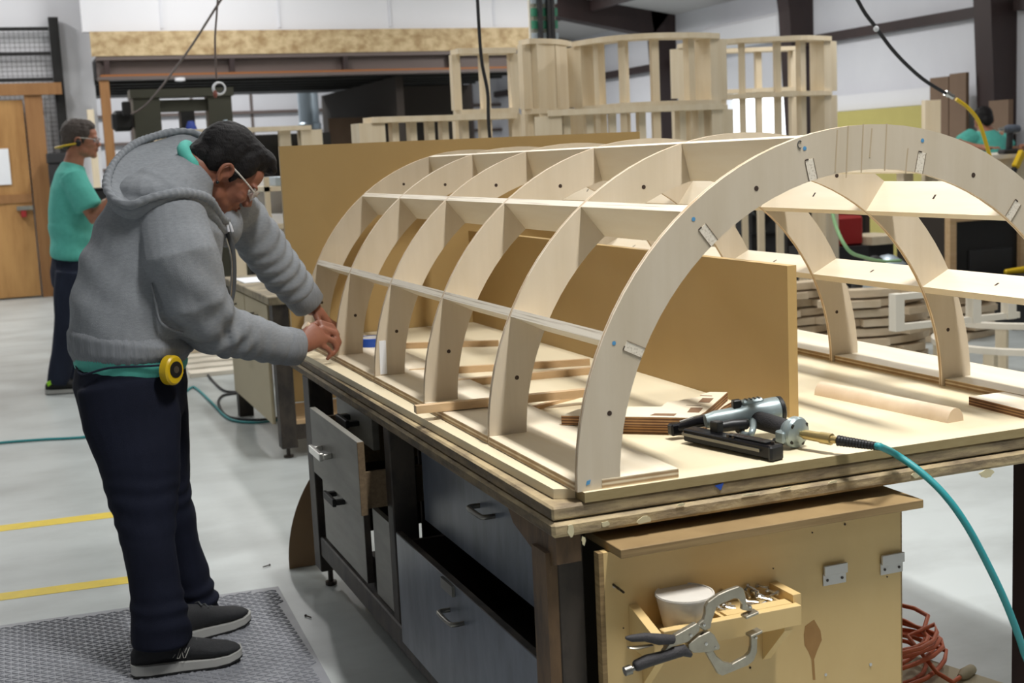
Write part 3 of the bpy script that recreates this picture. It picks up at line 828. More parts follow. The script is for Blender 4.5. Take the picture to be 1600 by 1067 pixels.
# magazine
m0 = gp(1076, 677, 0.02); m1 = gp(1212, 706, 0.018)
mx = (m1 - m0).normalized(); my = V(0, 0, 1).cross(mx).normalized()
mg = MB().obox((m0 + m1) / 2, (m1 - m0) / 2, my * 0.017, (0, 0, 0.0135)).build('magazine', M['gunblack'], ng, bevel=0.003)
MB().obox(m0.lerp(m1, 0.72) + my * 0.004 + V(0, 0, 0.0155), mx * 0.05, my * 0.012, (0, 0, 0.002)).build('magazine_cover', M['blackpl'], mg, bevel=0.001)
for k in range(7):
    MB().obox(m0.lerp(m1, 0.5) + mx * (0.014 * k) + my * 0.004 + V(0, 0, 0.0178), mx * 0.0035 + my * 0.003, my * 0.0045, (0, 0, 0.0003)).build('magazine_slot', M['hole'], mg)
MB().obox(m0.lerp(m1, 0.45) - my * 0.0185 + V(0, 0, 0.002), (m1 - m0) * 0.45, my * 0.002, (0, 0, 0.003)).build('magazine_rail', M['handle'], mg)
for t in (0.52, 0.58, 0.96):
    MB().lathe(m0.lerp(m1, t) - my * (0.012 if t < 0.9 else -0.003) + V(0, 0, 0.013), (0, 0, 1), [(0, 0.0035), (0.006, 0.0035), (0.0062, 0)], 10).build('magazine_screw', M['screw'], mg)
MB().obox(m1 - V(0, 0, 0.002), mx * 0.006, my * 0.019, (0, 0, 0.016)).build('magazine_end', M['blackpl'], mg, bevel=0.004)
MB().obox(m0.lerp(m1, 0.30) + my * 0.01 + V(0, 0, 0.024), mx * 0.011, my * 0.010, (0, 0, 0.012)).build('pusher', M['blackpl'], ng, bevel=0.002)
# trigger housing, trigger and grip
MB().chain([gp(1120, 668, 0.038), gp(1142, 664, 0.04), gp(1166, 662, 0.042)], [0.011, 0.0125, 0.012], n=10).build('trigger_valve', M['blackpl'], ng, smooth=0.8)
MB().tube([gp(1168, 644, 0.046), gp(1176, 656, 0.045), gp(1176, 672, 0.036), gp(1170, 680, 0.026), gp(1158, 676, 0.022)], [0.0075, 0.0075, 0.007, 0.0065, 0.006], 8, smooth=4).build('trigger_guard', M['castsilver'], ng, smooth=0.8)
MB().ell(gp(1156, 669, 0.03), (0.012, 0, 0), (0, 0.010, 0), (0, 0, 0.012), 12, 8).build('trigger', M['screw'], ng, smooth=0.8)
h0 = gp(1172, 652, 0.046); h1 = gp(1238, 672, 0.036)
MB().chain([h0, h0.lerp(h1, 0.35), h0.lerp(h1, 0.75), h1], [0.0185, 0.0195, 0.019, 0.0195], n=18).build('grip', M['rubber'], ng, smooth=0.8)
hx = (h1 - h0).normalized()
c0 = gp(1236, 673, 0.035)
MB().lathe(c0, hx, [(-0.012, 0.02), (-0.002, 0.027), (0.004, 0.032), (0.016, 0.033), (0.021, 0.030), (0.025, 0.018), (0.027, 0.011), (0.027, 0)], 28).build('end_cap', M['castsilver'], ng, smooth=0.6)
MB().obox(gp(1222, 682, 0.028), hx * 0.012, my * 0.010, (0, 0, 0.012)).build('magazine_bracket', M['castsilver'], ng, bevel=0.003)
MB().obox(gp(1216, 690, 0.014), hx * 0.012, my * 0.008, (0, 0, 0.006)).build('bracket_knob', M['blackpl'], ng, bevel=0.003)
u1 = hx.cross(V(0, 0, 1)).normalized(); u2 = u1.cross(hx)
for t in (0.7, 2.5, 4.2, 5.6):
    c = c0 + hx * 0.0205 + u1 * math.cos(t) * 0.0255 + u2 * math.sin(t) * 0.0255
    MB().lathe(c, hx, [(-0.004, 0.0045), (0.0025, 0.0045), (0.0026, 0)], 10).build('cap_screw', M['blackpl'], ng, smooth=0.6)
# coupler and hose
q0 = c0 + hx * 0.027
q1 = gp(1308, 688, 0.030)
qd = (q1 - q0).normalized(); ql = (q1 - q0).length
hs = thing('air_hose', 'teal rubber air hose running from the nail gun down past the cabinet', 'hose', q0)
MB().lathe(q0, qd, [(0, 0.006), (0.006, 0.0085), (0.008, 0.0085), (0.009, 0.010), (ql * 0.55, 0.0105), (ql * 0.56, 0.012), (ql * 0.85, 0.012), (ql * 0.86, 0.008), (ql, 0.007)], 14).build('brass_coupler', M['brass'], hs, smooth=0.5)
q2 = gp(1376, 698, 0.022)
rb = []
for k in range(30):
    t = k / 29
    rb.append((t, 0.0105 - 0.003 * t + (0.0009 if k % 2 else 0)))
Lr = (q2 - q1).length
MB().lathe(q1, q2 - q1, [(0, 0.0)] + [(t * Lr, r) for t, r in rb] + [(Lr, 0)], 14).build('strain_relief', M['blackpl'], hs, smooth=0.4)
hp = [q2 + (q1 - q2) * 0.1, q2, at(1400, 710, 'y', -0.02), at(1437, 736, 'y', -0.06), at(1475, 772, 'y', -0.10), at(1510, 820, 'y', -0.125), at(1545, 885, 'y', -0.14), at(1575, 950, 'y', -0.15), at(1600, 1020, 'y', -0.15), at(1616, 1090, 'y', -0.15), V(0.80, -0.12, 0.1), V(0.86, -0.05, 0.007), V(1.1, 0.25, 0.007), V(1.6, 0.5, 0.007)]
MB().tube(hp, 0.0072, 12, smooth=6).build('hose', M['teal_hose'], hs, smooth=1.2)

# ---------------------------------------------------------------- loose wood on the bench
# half-round dowel
p0 = V(0.957, 0.115, ZM); p1 = V(0.912, 0.552, ZM)
d_ = (p1 - p0).normalized(); s_ = V(d_.y, -d_.x, 0)
hr = [p0 + s_ * 0.0235 * math.cos(t) + V(0, 0, 0.031 * math.sin(t)) for t in np.linspace(0, PI, 15)]
props(MB().prism(hr, p1 - p0).build('half_round_dowel', M['dowel'], smooth=0.5), 'half-round beech dowel lying alone on the open right side of the sheet', 'dowel')


def stick(px0, py0, px1, py1, lab, w=0.03, h=0.019, m='strip', zo=0.0):
    a = at(px0, py0, 'z', ZM + zo); b = at(px1, py1, 'z', ZM + zo)
    d = (b - a).normalized(); s = V(-d.y, d.x, 0)
    poly = [a, a + s * w, a + s * w + V(0, 0, h * 0.75), a + s * w * 0.75 + V(0, 0, h), a + V(0, 0, h)]
    props(MB().prism(poly, b - a).build('beech_strip', M[m]), lab, 'strip', 'loose beech strips under the arches')


stick(651, 647, 960, 616, 'beech strip nearest the nail gun, its end lying over the left base rail', zo=0.020)
stick(700, 606, 945, 583, 'beech strip behind the nearest strip, second from the front arch')
stick(640, 588, 922, 571, 'thinner beech strip just behind the second strip', w=0.022)
stick(630, 545, 778, 541, 'short beech strip farthest back, beside the blue tape roll', w=0.022)
stick(735, 667, 905, 622, 'thin dark-edged beech strip lying half under the nearest strip', w=0.02, h=0.008)

# stack of notched plywood pieces


def pz(px, py, z):
    return at(px, py, 'z', ZM + z)


def notched(name, pts, z, t, lab, marks=()):
    P = [pz(px, py, z + t) for px, py in pts]
    o = MB().prism([p - V(0, 0, t) for p in P], (0, 0, t), 0, 1).build(name, [M['birch_y'], M['ply_dark']])
    props(o, lab, 'plywood piece')
    for mk in marks:
        q = MB().prism([pz(px, py, z + t + 0.0004) for px, py in mk], (0, 0, 0.0003)).build('cut_pocket', M['pocket'], o)
        # local coordinates come from the piece's own origin
    return o


c = lambda x, y: (860 + x / 5.333, 590 + y / 5.333)
notched('notched_plywood', [c(75, 385), c(1240, 410), c(1440, 240), c(1520, 195), c(1470, 190), c(1250, 330), c(600, 300), c(90, 330)], 0.0, 0.019, 'lower notched plywood piece in the small stack behind the front arch foot')
notched('notched_plywood', [c(90, 316), c(1200, 335), c(1290, 285), c(1476, 120), c(1330, 118), c(1262, 135), c(1255, 158), c(1180, 168), c(1060, 192), c(975, 200), c(925, 240), c(660, 242), c(230, 262)], 0.0195, 0.021, 'upper notched plywood piece with square pockets, on the small stack',
        ((c(830, 314), c(870, 298), c(1052, 300), c(1030, 318)), (c(1140, 288), c(1170, 250), c(1272, 252), c(1240, 290)), (c(1232, 205), c(1268, 170), c(1360, 172), c(1325, 208)), (c(1245, 150), c(1252, 146), c(1348, 150), c(1345, 154)), (c(1130, 230), c(1135, 228), c(1258, 231), c(1255, 234))))
# plywood board at the right edge
P = [pz(1521, 616, 0.02), pz(1560, 610, 0.02), pz(1680, 622, 0.02), pz(1720, 700, 0.02), pz(1610, 640, 0.02)]
P[3] = V(1.30, -0.02, ZM + 0.02); P[2] = V(1.36, 0.16, ZM + 0.02)
P = [V(1.103, 0.245, 0) + V(0, 0, ZM + 0.02), V(1.205, 0.245, ZM + 0.02), V(1.205, 0.02, ZM + 0.02), V(1.093, 0.03, ZM + 0.02)]
props(MB().prism([p - V(0, 0, 0.02) for p in P], (0, 0, 0.02), 0, 1).build('plywood_offcut', [M['birch_y'], M['ply_dark']]), 'plywood offcut lying against the right base rail at the picture edge', 'plywood piece')
# tape roll
tp = thing('tape_roll', 'roll of blue masking tape lying beside the third arch leg from the far end', 'tape', (0.165, 1.93, ZM))
tc_ = at(585, 533, 'z', ZM + 0.024)
tc_ = V(0.165, 2.03, ZM)
MB().lathe(tc_, (0, 0, 1), [(0, 0.040), (0, 0.056), (0.044, 0.056), (0.044, 0.040), (0, 0.040)], 32).build('tape', M['tape'], tp, smooth=0.5)
MB().lathe(tc_, (0, 0, 1), [(0, 0.0385), (0, 0.0399), (0.044, 0.0399), (0.044, 0.0385), (0, 0.0385)], 32).build('core', M['paper'], tp, smooth=0.5)

# ================================================================== FLOOR ITEMS
# orange cord on its board
props(MB().prism([V(0.55, 1.05, 0.0005), V(0.55, 0.2, 0.0005), V(1.42, 0.28, 0.0005), V(1.22, 0.93, 0.0005)], (0, 0, 0.008)).build('floor_board', M['beige']), 'beige board lying flat on the floor under the bench, beneath the orange cord', 'board')
oc = thing('extension_cord', 'coiled orange extension cord with a grey plug under the bench', 'cord', (1.05, 0.7, 0.009))
random.seed(5)
path = []
for k in range(7 * 20):
    t = 2 * PI * k / 20
    j = k // 20
    r = 0.20 + 0.028 * math.sin(j * 2.3) + 0.012 * math.sin(3 * t + j)
    path.append(V(1.10 + r * 1.1 * math.cos(t) + 0.012 * math.sin(j * 1.7), 0.68 + r * 0.8 * math.sin(t) + 0.012 * math.cos(j * 2.9), 0.018 + 0.0165 * j + 0.006 * math.sin(2 * t + j)))
path += [V(1.22, 0.62, 0.10), V(1.22, 0.50, 0.04), V(1.245, 0.47, 0.02), V(1.29, 0.49, 0.02)]
MB().tube(path, 0.0062, 8).build('cable', M['cord'], oc, smooth=1.2)
MB().chain([V(1.285, 0.488, 0.02), V(1.31, 0.50, 0.02), V(1.345, 0.515, 0.02)], [0.009, 0.016, 0.014], n=10).build('plug', M['beige'], oc, smooth=0.7)
# anti-fatigue mat with raised bars
mt = thing('rubber_mat', 'grey rubber anti-fatigue mat with raised herringbone bars under the worker', 'mat', (-0.8, 1.5, 0))
mx0, mx1 = -1.45, -0.2
mp_ = [(-1.5, 2.235), (-0.186, 2.152), (-0.215, 1.30), (-0.245, 0.45), (-1.5, 0.53)]
MB().prism([(x, y, 0.001) for x, y in mp_], (0, 0, 0.011)).build('mat_base', M['mat'], mt)
bb = MB()
for i in range(64):
    for j in range(92):
        x = -1.42 + i * 0.0195
        y = 0.56 + j * 0.0185
        if y > 2.21 - (x + 1.5) * 0.063 or x > -0.205 - (2.15 - y) * 0.034 or y < 0.55:
            continue
        s = 1 if (i + j) % 2 else -1
        c = V(x, y, 0.0135)
        a = V(0.0082, 0.0062 * s, 0)
        n_ = V(-0.0018 * s, 0.0024, 0)
        tz = V(0, 0, 0.0016)
        bb.add([c - a - n_ - tz, c + a - n_ - tz, c + a + n_ - tz, c - a + n_ - tz, c - a * .8 - n_ * .5 + tz, c + a * .8 - n_ * .5 + tz, c + a * .8 + n_ * .5 + tz, c - a * .8 + n_ * .5 + tz],
               [(0, 1, 5, 4), (1, 2, 6, 5), (2, 3, 7, 6), (3, 0, 4, 7), (4, 5, 6, 7)])
bb.build('mat_bars', M['mat'], mt)['kind'] = 'stuff'
# screws dropped on the floor
for (px, py, r, lab) in ((416, 884, 0.4, 'bright screw lying on the concrete beyond the grey mat'), (482, 963, 2.0, 'dark bent screw on the floor between mat and bench')):
    p = at(px, py, 'z', 0.004)
    d = V(math.cos(r), math.sin(r), 0)
    props(MB().tube([p - d * 0.014, p + d * 0.014], 0.0022, 6).lathe(p + d * 0.014, d, [(0, 0.0042), (0.002, 0.0042), (0.0021, 0)], 8).build('screw', M['screw']), lab, 'screw')
# curved plywood piece leaning behind the bench end
P0 = at(455, 893, 'z', 0.0)
A, B, A2, B2 = [], [], [], []
for t in np.linspace(0, 78, 20):
    a = math.radians(t)
    yy = 2.36 + 0.0012 * t
    A.append(V(P0.x + 0.50 * (1 - math.cos(a)), yy, 0.001 + 0.50 * math.sin(a)))
    B.append(V(P0.x + 0.10 + 0.42 * (1 - math.cos(a)), yy, 0.001 + 0.42 * math.sin(a)))
    A2.append(V(P0.x + 0.075 + 0.42 * (1 - math.cos(a)), yy + 0.05, 0.001 + 0.42 * math.sin(a)))
    B2.append(V(P0.x + 0.086 + 0.41 * (1 - math.cos(a)), yy + 0.05, 0.001 + 0.41 * math.sin(a)))
props(MB().strip(A, B, (0.012, 0.022, 0), 0, 1).build('curved_plywood', [M['leanply'], M['ply_y']]), 'brown curved plywood segment standing on the floor behind the far bench leg', 'plywood piece')
props(MB().strip(A2, B2, (0.002, 0.03, 0)).build('curved_strip', [M['white_frame']]), 'thin whitish curved strip standing behind the brown curved segment', 'strip')
# teal hose on the floor
props(MB().tube([at(px, py, 'z', 0.009) for px, py in ((-90, 706), (-10, 693), (60, 687), (140, 682), (215, 668), (262, 640), (296, 607), (308, 608), (330, 628), (358, 654), (400, 660), (440, 655))], 0.0075, 8, smooth=6).build('floor_hose', M['teal_hose'], smooth=1.2), 'teal hose lying across the bare floor at the left, behind the worker', 'hose')
props(MB().tube([at(px, py, 'z', 0.009) for px, py in ((318, 575), (330, 592), (350, 610), (375, 613), (348, 618), (342, 632), (360, 652), (420, 655), (470, 640), (520, 600))], 0.008, 8, smooth=6).build('floor_cable', M['wire'], smooth=1.2), 'black cable lying in loops beside the second bench', 'cable')
# ================================================================== BEHIND: SECOND BENCH
b2 = thing('second_workbench', 'second workbench with cream drawers standing behind the worker', 'workbench', (0.9, 4.9, 0))
box('bench_top', M['bench_top'], 0.205, 1.9, 4.09, 5.5, 0.765, 0.806, b2, bevel=0.004)
box('leg', M['leg'], 0.225, 0.305, 4.12, 4.20, 0.05, 0.764, b2, bevel=0.003)
MB().lathe((0.262, 4.16, 0), (0, 0, 1), [(0, 0.025), (0.01, 0.025), (0.012, 0.01), (0.05, 0.01)], 10).build('leveling_foot', M['screw'], b2)
box('leg', M['leg'], 0.225, 0.305, 5.36, 5.44, 0.0, 0.764, b2)
box('leg', M['leg'], 1.78, 1.86, 4.12, 4.20, 0.0, 0.764, b2)
box('end_shelf', M['strip'], 0.306, 1.78, 4.13, 4.6, 0.165, 0.185, b2)
box('end_rail', M['leg'], 0.306, 1.78, 4.13, 4.17, 0.09, 0.164, b2)
box('back_panel', M['cab_ply'], 0.306, 1.78, 4.62, 4.64, 0.186, 0.764, b2)
o = box('drawer', M['beige'], 0.218, 0.236, 4.22, 4.86, 0.56, 0.755, b2, bevel=0.002); pull(o, 0.218, 4.54, 0.68, 0.12)
o = box('drawer', M['beige'], 0.218, 0.236, 4.88, 5.35, 0.56, 0.755, b2, bevel=0.002); pull(o, 0.218, 5.2, 0.68, 0.12)
o = box('drawer', M['beige'], 0.205, 0.223, 4.22, 5.35, 0.16, 0.545, b2, bevel=0.002); pull(o, 0.205, 4.75, 0.45, 0.12)
zt = 0.806
props(box('drawing_sheet', M['paper'], 0.24, 0.56, 4.95, 5.3, zt, zt + 0.004), 'white drawing sheet lying on the second workbench', 'paper')
for k, (x0, y0, w, l, h, lab) in enumerate(((0.34, 4.55, 0.14, 0.32, 0.035, 'pale plywood block lying on the second workbench nearest its papers'), (0.50, 4.35, 0.20, 0.22, 0.05, 'pale plywood block in the middle of the second workbench'), (0.28, 4.24, 0.28, 0.10, 0.022, 'flat pale plywood strip along the near edge of the second workbench'))):
    props(box('plywood_block', M['strip'], x0, x0 + w, y0, y0 + l, zt, zt + h, bevel=0.002), lab, 'block')
dk = thing('tape_dispenser', 'dark blue boxy tool with a yellow side on the second workbench', 'tool', (0.62, 4.3, zt))
box('body', M['blackpl'], 0.58, 0.70, 4.24, 4.34, zt, zt + 0.075, dk, bevel=0.008)
box('side', M['yellowpl'], 0.70, 0.735, 4.245, 4.335, zt, zt + 0.05, dk, bevel=0.008)
bw = thing('black_bag', 'small black bag lying at the far end of the second workbench', 'bag', (0.5, 5.4, zt))
MB().ell((0.5, 5.4, zt + 0.05), (0.10, 0, 0), (0, 0.07, 0), (0, 0, 0.05), 14, 10).build('pouch', M['blackpl'], bw, smooth=3)
MB().tube([V(0.43, 5.4, zt + 0.06), V(0.47, 5.4, zt + 0.12), V(0.53, 5.4, zt + 0.12), V(0.57, 5.4, zt + 0.06)], 0.008, 8, smooth=4).build('strap', M['wire'], bw, smooth=1)
# shelf rack behind it with papers
sr = thing('shelf_rack', 'pale open shelf rack with papers behind the second workbench', 'shelf', (1.2, 6.4, 0))
for z in (0.75, 1.03, 1.27):
    box('shelf', M['pine'], 0.62, 1.62, 6.2, 6.6, z, z + 0.03, sr)
for x in (0.62, 0.90, 1.59):
    box('upright', M['pine'], x, x + 0.03, 6.2, 6.24, 0, 1.36, sr)
box('back_board', M['white_paint'], 0.62, 1.62, 6.6, 6.62, 0, 1.36, sr)
props(box('paper_pile', M['paper'], 0.66, 0.88, 6.25, 6.55, 1.0605, 1.12), 'pile of white papers on the middle shelf of the pale rack', 'paper')
props(box('paper_box', M['galv'], 0.70, 0.88, 6.25, 6.5, 1.301, 1.36, bevel=0.004), 'blue-grey paper box on the upper shelf of the pale rack', 'box')
props(box('dark_box', M['blackpl'], 1.03, 1.13, 6.24, 6.5, 1.301, 1.40, bevel=0.01), 'small dark box on the upper shelf of the pale rack', 'box')
# pine stand on the floor behind the worker's waist
ps_ = thing('pine_stand', 'low pine stand seen on the floor behind the yellow tape measure', 'stand', (-0.1, 7.2, 0))
for x, y in ((-0.17, 7.1), (0.06, 7.12), (-0.1, 7.9), (0.10, 7.9)):
    box('leg', M['pine'], x - 0.035, x + 0.035, y - 0.03, y + 0.03, 0, 0.80, ps_)
box('rail', M['pine'], -0.19, 0.16, 7.06, 7.12, 0.80, 0.87, ps_)
box('rail', M['pine'], -0.19, 0.16, 7.86, 7.92, 0.80, 0.87, ps_)
for k in range(4):
    props(box('pale_board', M['white_frame'], 0.16 + 0.02 * k, 1.0, 7.0 + 0.28 * k, 7.18 + 0.28 * k, 0.0, 0.03), '%s pale board lying flat on the floor behind the second bench' % ('nearest', 'second nearest', 'third nearest', 'farthest')[k], 'board', 'pale boards on the floor')

# ================================================================== BACKGROUND PINE WORK
def tier_frame(name, label, cat, pts, tiers, group=None, wide=(), sw=0.065, dp=0.16):
    """curved stud wall: pts = plan polyline, tiers = [(z of plate)], studs at each plan point"""
    P = [Vector((p[0], p[1], 0)) for p in pts]
    t = thing(name, label, cat, (P[len(P) // 2].x, P[len(P) // 2].y, 0), group)
    Q = spline(P, 5)
    for z in tiers:
        A, B = [], []
        for i, p in enumerate(Q):
            d = (Q[min(i + 1, len(Q) - 1)] - Q[max(i - 1, 0)]).normalized()
            n = V(-d.y, d.x, 0) * dp / 2
            A.append(p + n + V(0, 0, z)); B.append(p - n + V(0, 0, z))
        MB().strip(A, B, (0, 0, 0.035)).build('plate', M['pine'], t)
    for i, p in enumerate(P):
        d = (P[min(i + 1, len(P) - 1)] - P[max(i - 1, 0)]).normalized()
        n = V(-d.y, d.x, 0)
        w, q = (0.17, dp / 2 - 0.012) if i in wide else (sw, 0.03)
        for z0, z1 in zip(tiers[:-1], tiers[1:]):
            MB().obox(p + d * 0 + V(0, 0, (z0 + 0.035 + z1) / 2), d * w / 2, n * q, (0, 0, (z1 - z0 - 0.035) / 2)).build('stud', M['pine'], t)
    return t


def pl(px, Y):
    p = at(px, 150, 'y', Y)
    return (p.x, Y)


tier_frame('stud_wall', 'rectangular pale pine stud frame with two window openings, left of the curved ones', 'frame', [pl(713, 6.05), pl(758, 6.05), pl(803, 6.05)], (0.02, 1.70, 2.09), sw=0.055)
tier_frame('curved_stud_wall', 'narrow tall curved pine frame end with broad solid panels, in front of the green rack', 'frame', [pl(822, 6.3), pl(845, 6.32), pl(866, 6.4), pl(880, 6.55)], (0.02, 1.70, 2.17), wide=(1, 2), sw=0.07)
tier_frame('curved_stud_wall', 'wide tall curved pine frame in the middle of the background', 'frame', [pl(912, 6.2), pl(938, 6.0), pl(976, 5.8), pl(1024, 5.7), pl(1078, 5.7), pl(1112, 5.78)], (0.02, 1.70, 2.14), wide=(0, 5), sw=0.05)
tier_frame('curved_stud_wall', 'rightmost tall curved pine frame, standing before the open roller door', 'frame', [pl(1070, 7.2), pl(1105, 7.0), pl(1160, 6.8), pl(1215, 6.7), pl(1252, 6.65), pl(1287, 6.75)], (0.02, 1.78, 2.2), wide=(0, 5), sw=0.05)
tier_frame('curved_stud_wall', 'hidden-backed curved pine frame behind the rightmost tall one', 'frame', [pl(1078, 7.9), pl(1130, 7.75), pl(1185, 7.65), pl(1238, 7.6)], (0.02, 1.86, 2.2), sw=0.05)
tier_frame('low_stud_wall', 'long low pine stud wall running left behind the tall MDF board', 'frame', [pl(572, 5.7), pl(612, 5.72), pl(640, 5.74), pl(668, 5.76), pl(690, 5.78), pl(722, 5.8), pl(752, 5.8), pl(800, 5.8)], (0.02, 1.66), wide=(0,), sw=0.045)
tier_frame('low_stud_wall', 'low curved pine stud wall in front of the wide tall curved frame', 'frame', [pl(856, 5.45), pl(884, 5.4), pl(920, 5.35), pl(955, 5.3), pl(1000, 5.25), pl(1062, 5.25), pl(1090, 5.28), pl(1118, 5.3)], (0.02, 1.655), wide=(0, 7), sw=0.045)
tier_frame('pine_counter', 'low pine counter frame with black panels right behind the worker', 'frame', [pl(245, 8.2), pl(300, 8.2), pl(355, 8.2), pl(440, 8.2), pl(480, 8.2)], (0.02, 1.70), wide=(4,), sw=0.09)
for x0, x1, lab in ((372, 437, 'black panel in the pine counter just right of the worker\'s hair'), (446, 472, 'black panel in the pine counter beside the MDF board corner'), (490, 512, 'small black box at the right end of the pine counter')):
    a, b = pl(x0, 8.35)[0], pl(x1, 8.35)[0]
    props(box('black_case', M['black'], a, b, 8.34, 8.42, 0, 1.68), lab, 'case')
# machine with an olive gantry
mc = thing('olive_machine', 'dark olive machine with a square gantry behind the worker\'s head', 'machine', (0.35, 9.5, 0))
a, b = pl(228, 9.5)[0], pl(340, 9.5)[0]
box('post', M['green_mach'], a - 0.12, a + 0.1, 9.4, 9.6, 0, 2.09, mc)
box('post', M['green_mach'], b - 0.1, b + 0.1, 9.4, 9.6, 0, 2.09, mc)
box('beam', M['green_mach'], a - 0.14, b + 0.12, 9.38, 9.62, 2.05, 2.12, mc)
box('cross_plate', M['green_mach'], a + 0.1, b - 0.1, 9.45, 9.55, 1.93, 2.03, mc)
box('work_head', M['black'], a + 0.27, b - 0.22, 9.42, 9.6, 1.70, 1.93, mc)
box('motor', M['black'], a - 0.30, a - 0.13, 9.36, 9.56, 1.78, 1.95, mc, bevel=0.03)
box('switch_box', M['black'], a - 0.22, a - 0.15, 9.3, 9.355, 1.9, 2.02, mc, bevel=0.01)
box('base', M['green_mach'], a - 0.2, b + 0.2, 9.2, 9.8, 0, 0.8, mc)
box('table', M['green_mach'], a - 0.15, b + 0.15, 9.1, 9.9, 1.52, 1.60, mc)
for x, w, m_, lab in ((0.33, 0.10, 'blue', 'small blue packet standing on the olive machine'), (0.62, 0.07, 'galv', 'white and blue bottle standing on the olive machine')):
    props(MB().lathe((x + a, 9.3, 1.601), (0, 0, 1), [(0, 0), (0, w / 2), (0.17, w / 2), (0.22, w / 3), (0.24, w / 4), (0.24, 0)], 14).build('packet', M[m_], smooth=0.6), lab, 'packet')
props(box('carton', M['paper'], a + 0.11, a + 0.25, 9.12, 9.3, 1.601, 1.74, bevel=0.005), 'white carton standing on the olive machine', 'carton')
# silver duct in the bay and a low counter below it
dt = thing('metal_duct', 'vertical silver duct hanging in the bay behind the MDF panel', 'duct', (3.2, 19.5, 0))
x = at(482, 170, 'y', 19.5).x
MB().lathe((x, 19.5, 2.0), (0, 0, 1), [(0, 0.19), (0.1, 0.19), (0.12, 0.17), (2.0, 0.17)], 18).build('pipe', M['galv'], dt, smooth=0.6)
MB().lathe((x, 19.5, 0), (0, 0, 1), [(0, 0.3), (1.84, 0.3), (1.9, 0.21), (2.0, 0.21)], 18).build('collector', M['black'], dt, smooth=0.6)
props(box('light_machine_box', M['galv'], at(503, 205, 'y', 16.2).x, at(556, 205, 'y', 16.2).x, 15.9, 16.4, 0, 1.80, bevel=0.04), 'pale blue machine housing at the back of the bay', 'machine')
props(box('dark_hedge_box', M['black'], at(520, 205, 'y', 12).x, at(568, 205, 'y', 12).x, 11.8, 12.4, 0, 1.60, bevel=0.04), 'low dark machine in front of the pale blue housing', 'machine')
struct(MB().prism([(at(600, 150, 'y', 20).x, 20, 0), (at(622, 150, 'y', 20).x, 20, 0), (at(622, 150, 'y', 20).x, 20, 2.9), (at(590, 150, 'y', 20).x, 20, 2.9)], (0, 0.3, 0)).build('trim_10', M['steel_grey']))
# green rack tower
gr = thing('green_rack', 'green and white slatted rack tower at the right end of the white wall', 'rack', (4.3, 9.5, 0))
xa, xb = at(832, 40, 'y', 9.5).x, at(872, 40, 'y', 9.5).x
for x in (xa + 0.07, xb - 0.07, xa + 0.16):
    box('upright', M['wire'], x - 0.02, x + 0.02, 9.45, 9.5, 0, 3.0, gr)
for k, z in enumerate(np.arange(0.3, 3.0, 0.115)):
    box('slat', M['greenrack'] if k % 6 in (2, 3) or z < 1.7 else M['gate'], xa, xb, 9.501, 9.53, z, z + 0.075, gr)
box('backing', M['white_frame'], xa, xb, 9.56, 9.6, 0, 3.0, gr)
# odds and ends left of centre: bins and bottles behind the standing man
for (px, Y, z0, w, h, m_, n, c_, lab) in ((148, 9.0, 0, 0.5, 1.18, 'pine', 'pine_crate', 'crate', 'pine crate behind the standing man, right of his chest'), (160, 9.0, 1.181, 0.32, 0.14, 'wire', 'dark_tool', 'tool', 'dark tool lying on the pine crate behind the standing man'),
                                          (92, 14.25, 0, 0.24, 1.70, 'wire', 'dark_bin', 'bin', 'dark bin standing behind the standing man\'s neck')):
    p = at(px, 260, 'y', Y)
    t = thing(n, lab, c_, (p.x, Y, z0))
    box('body', M[m_], p.x - w / 2, p.x + w / 2, Y - 0.12, Y + 0.12, z0, z0 + h * 0.93, t, bevel=0.015)
    box('lid', M[m_], p.x - w / 2 - 0.01, p.x + w / 2 + 0.01, Y - 0.13, Y + 0.13, z0 + h * 0.93, z0 + h, t, bevel=0.01)
p = at(140, 175, 'y', 13.6)
props(box('timber_offcut', M['pine'], p.x - 0.03, p.x + 0.04, 13.5, 13.6, 0, 2.16), 'upright timber offcut standing beside the orange post', 'timber')

# ================================================================== RIGHT BACKGROUND, SEEN THROUGH THE ARCHES
T2 = 0.0


def arcseg(cx, cy, ri, ro, a0, a1, z, t, n=14):
    A = [V(cx + ri * math.cos(math.radians(a)), cy + ri * math.sin(math.radians(a)), z) for a in np.linspace(a0, a1, n)]
    B = [V(cx + ro * math.cos(math.radians(a)), cy + ro * math.sin(math.radians(a)), z) for a in np.linspace(a0, a1, n)]
    return MB().strip(A, B, (0, 0, t))


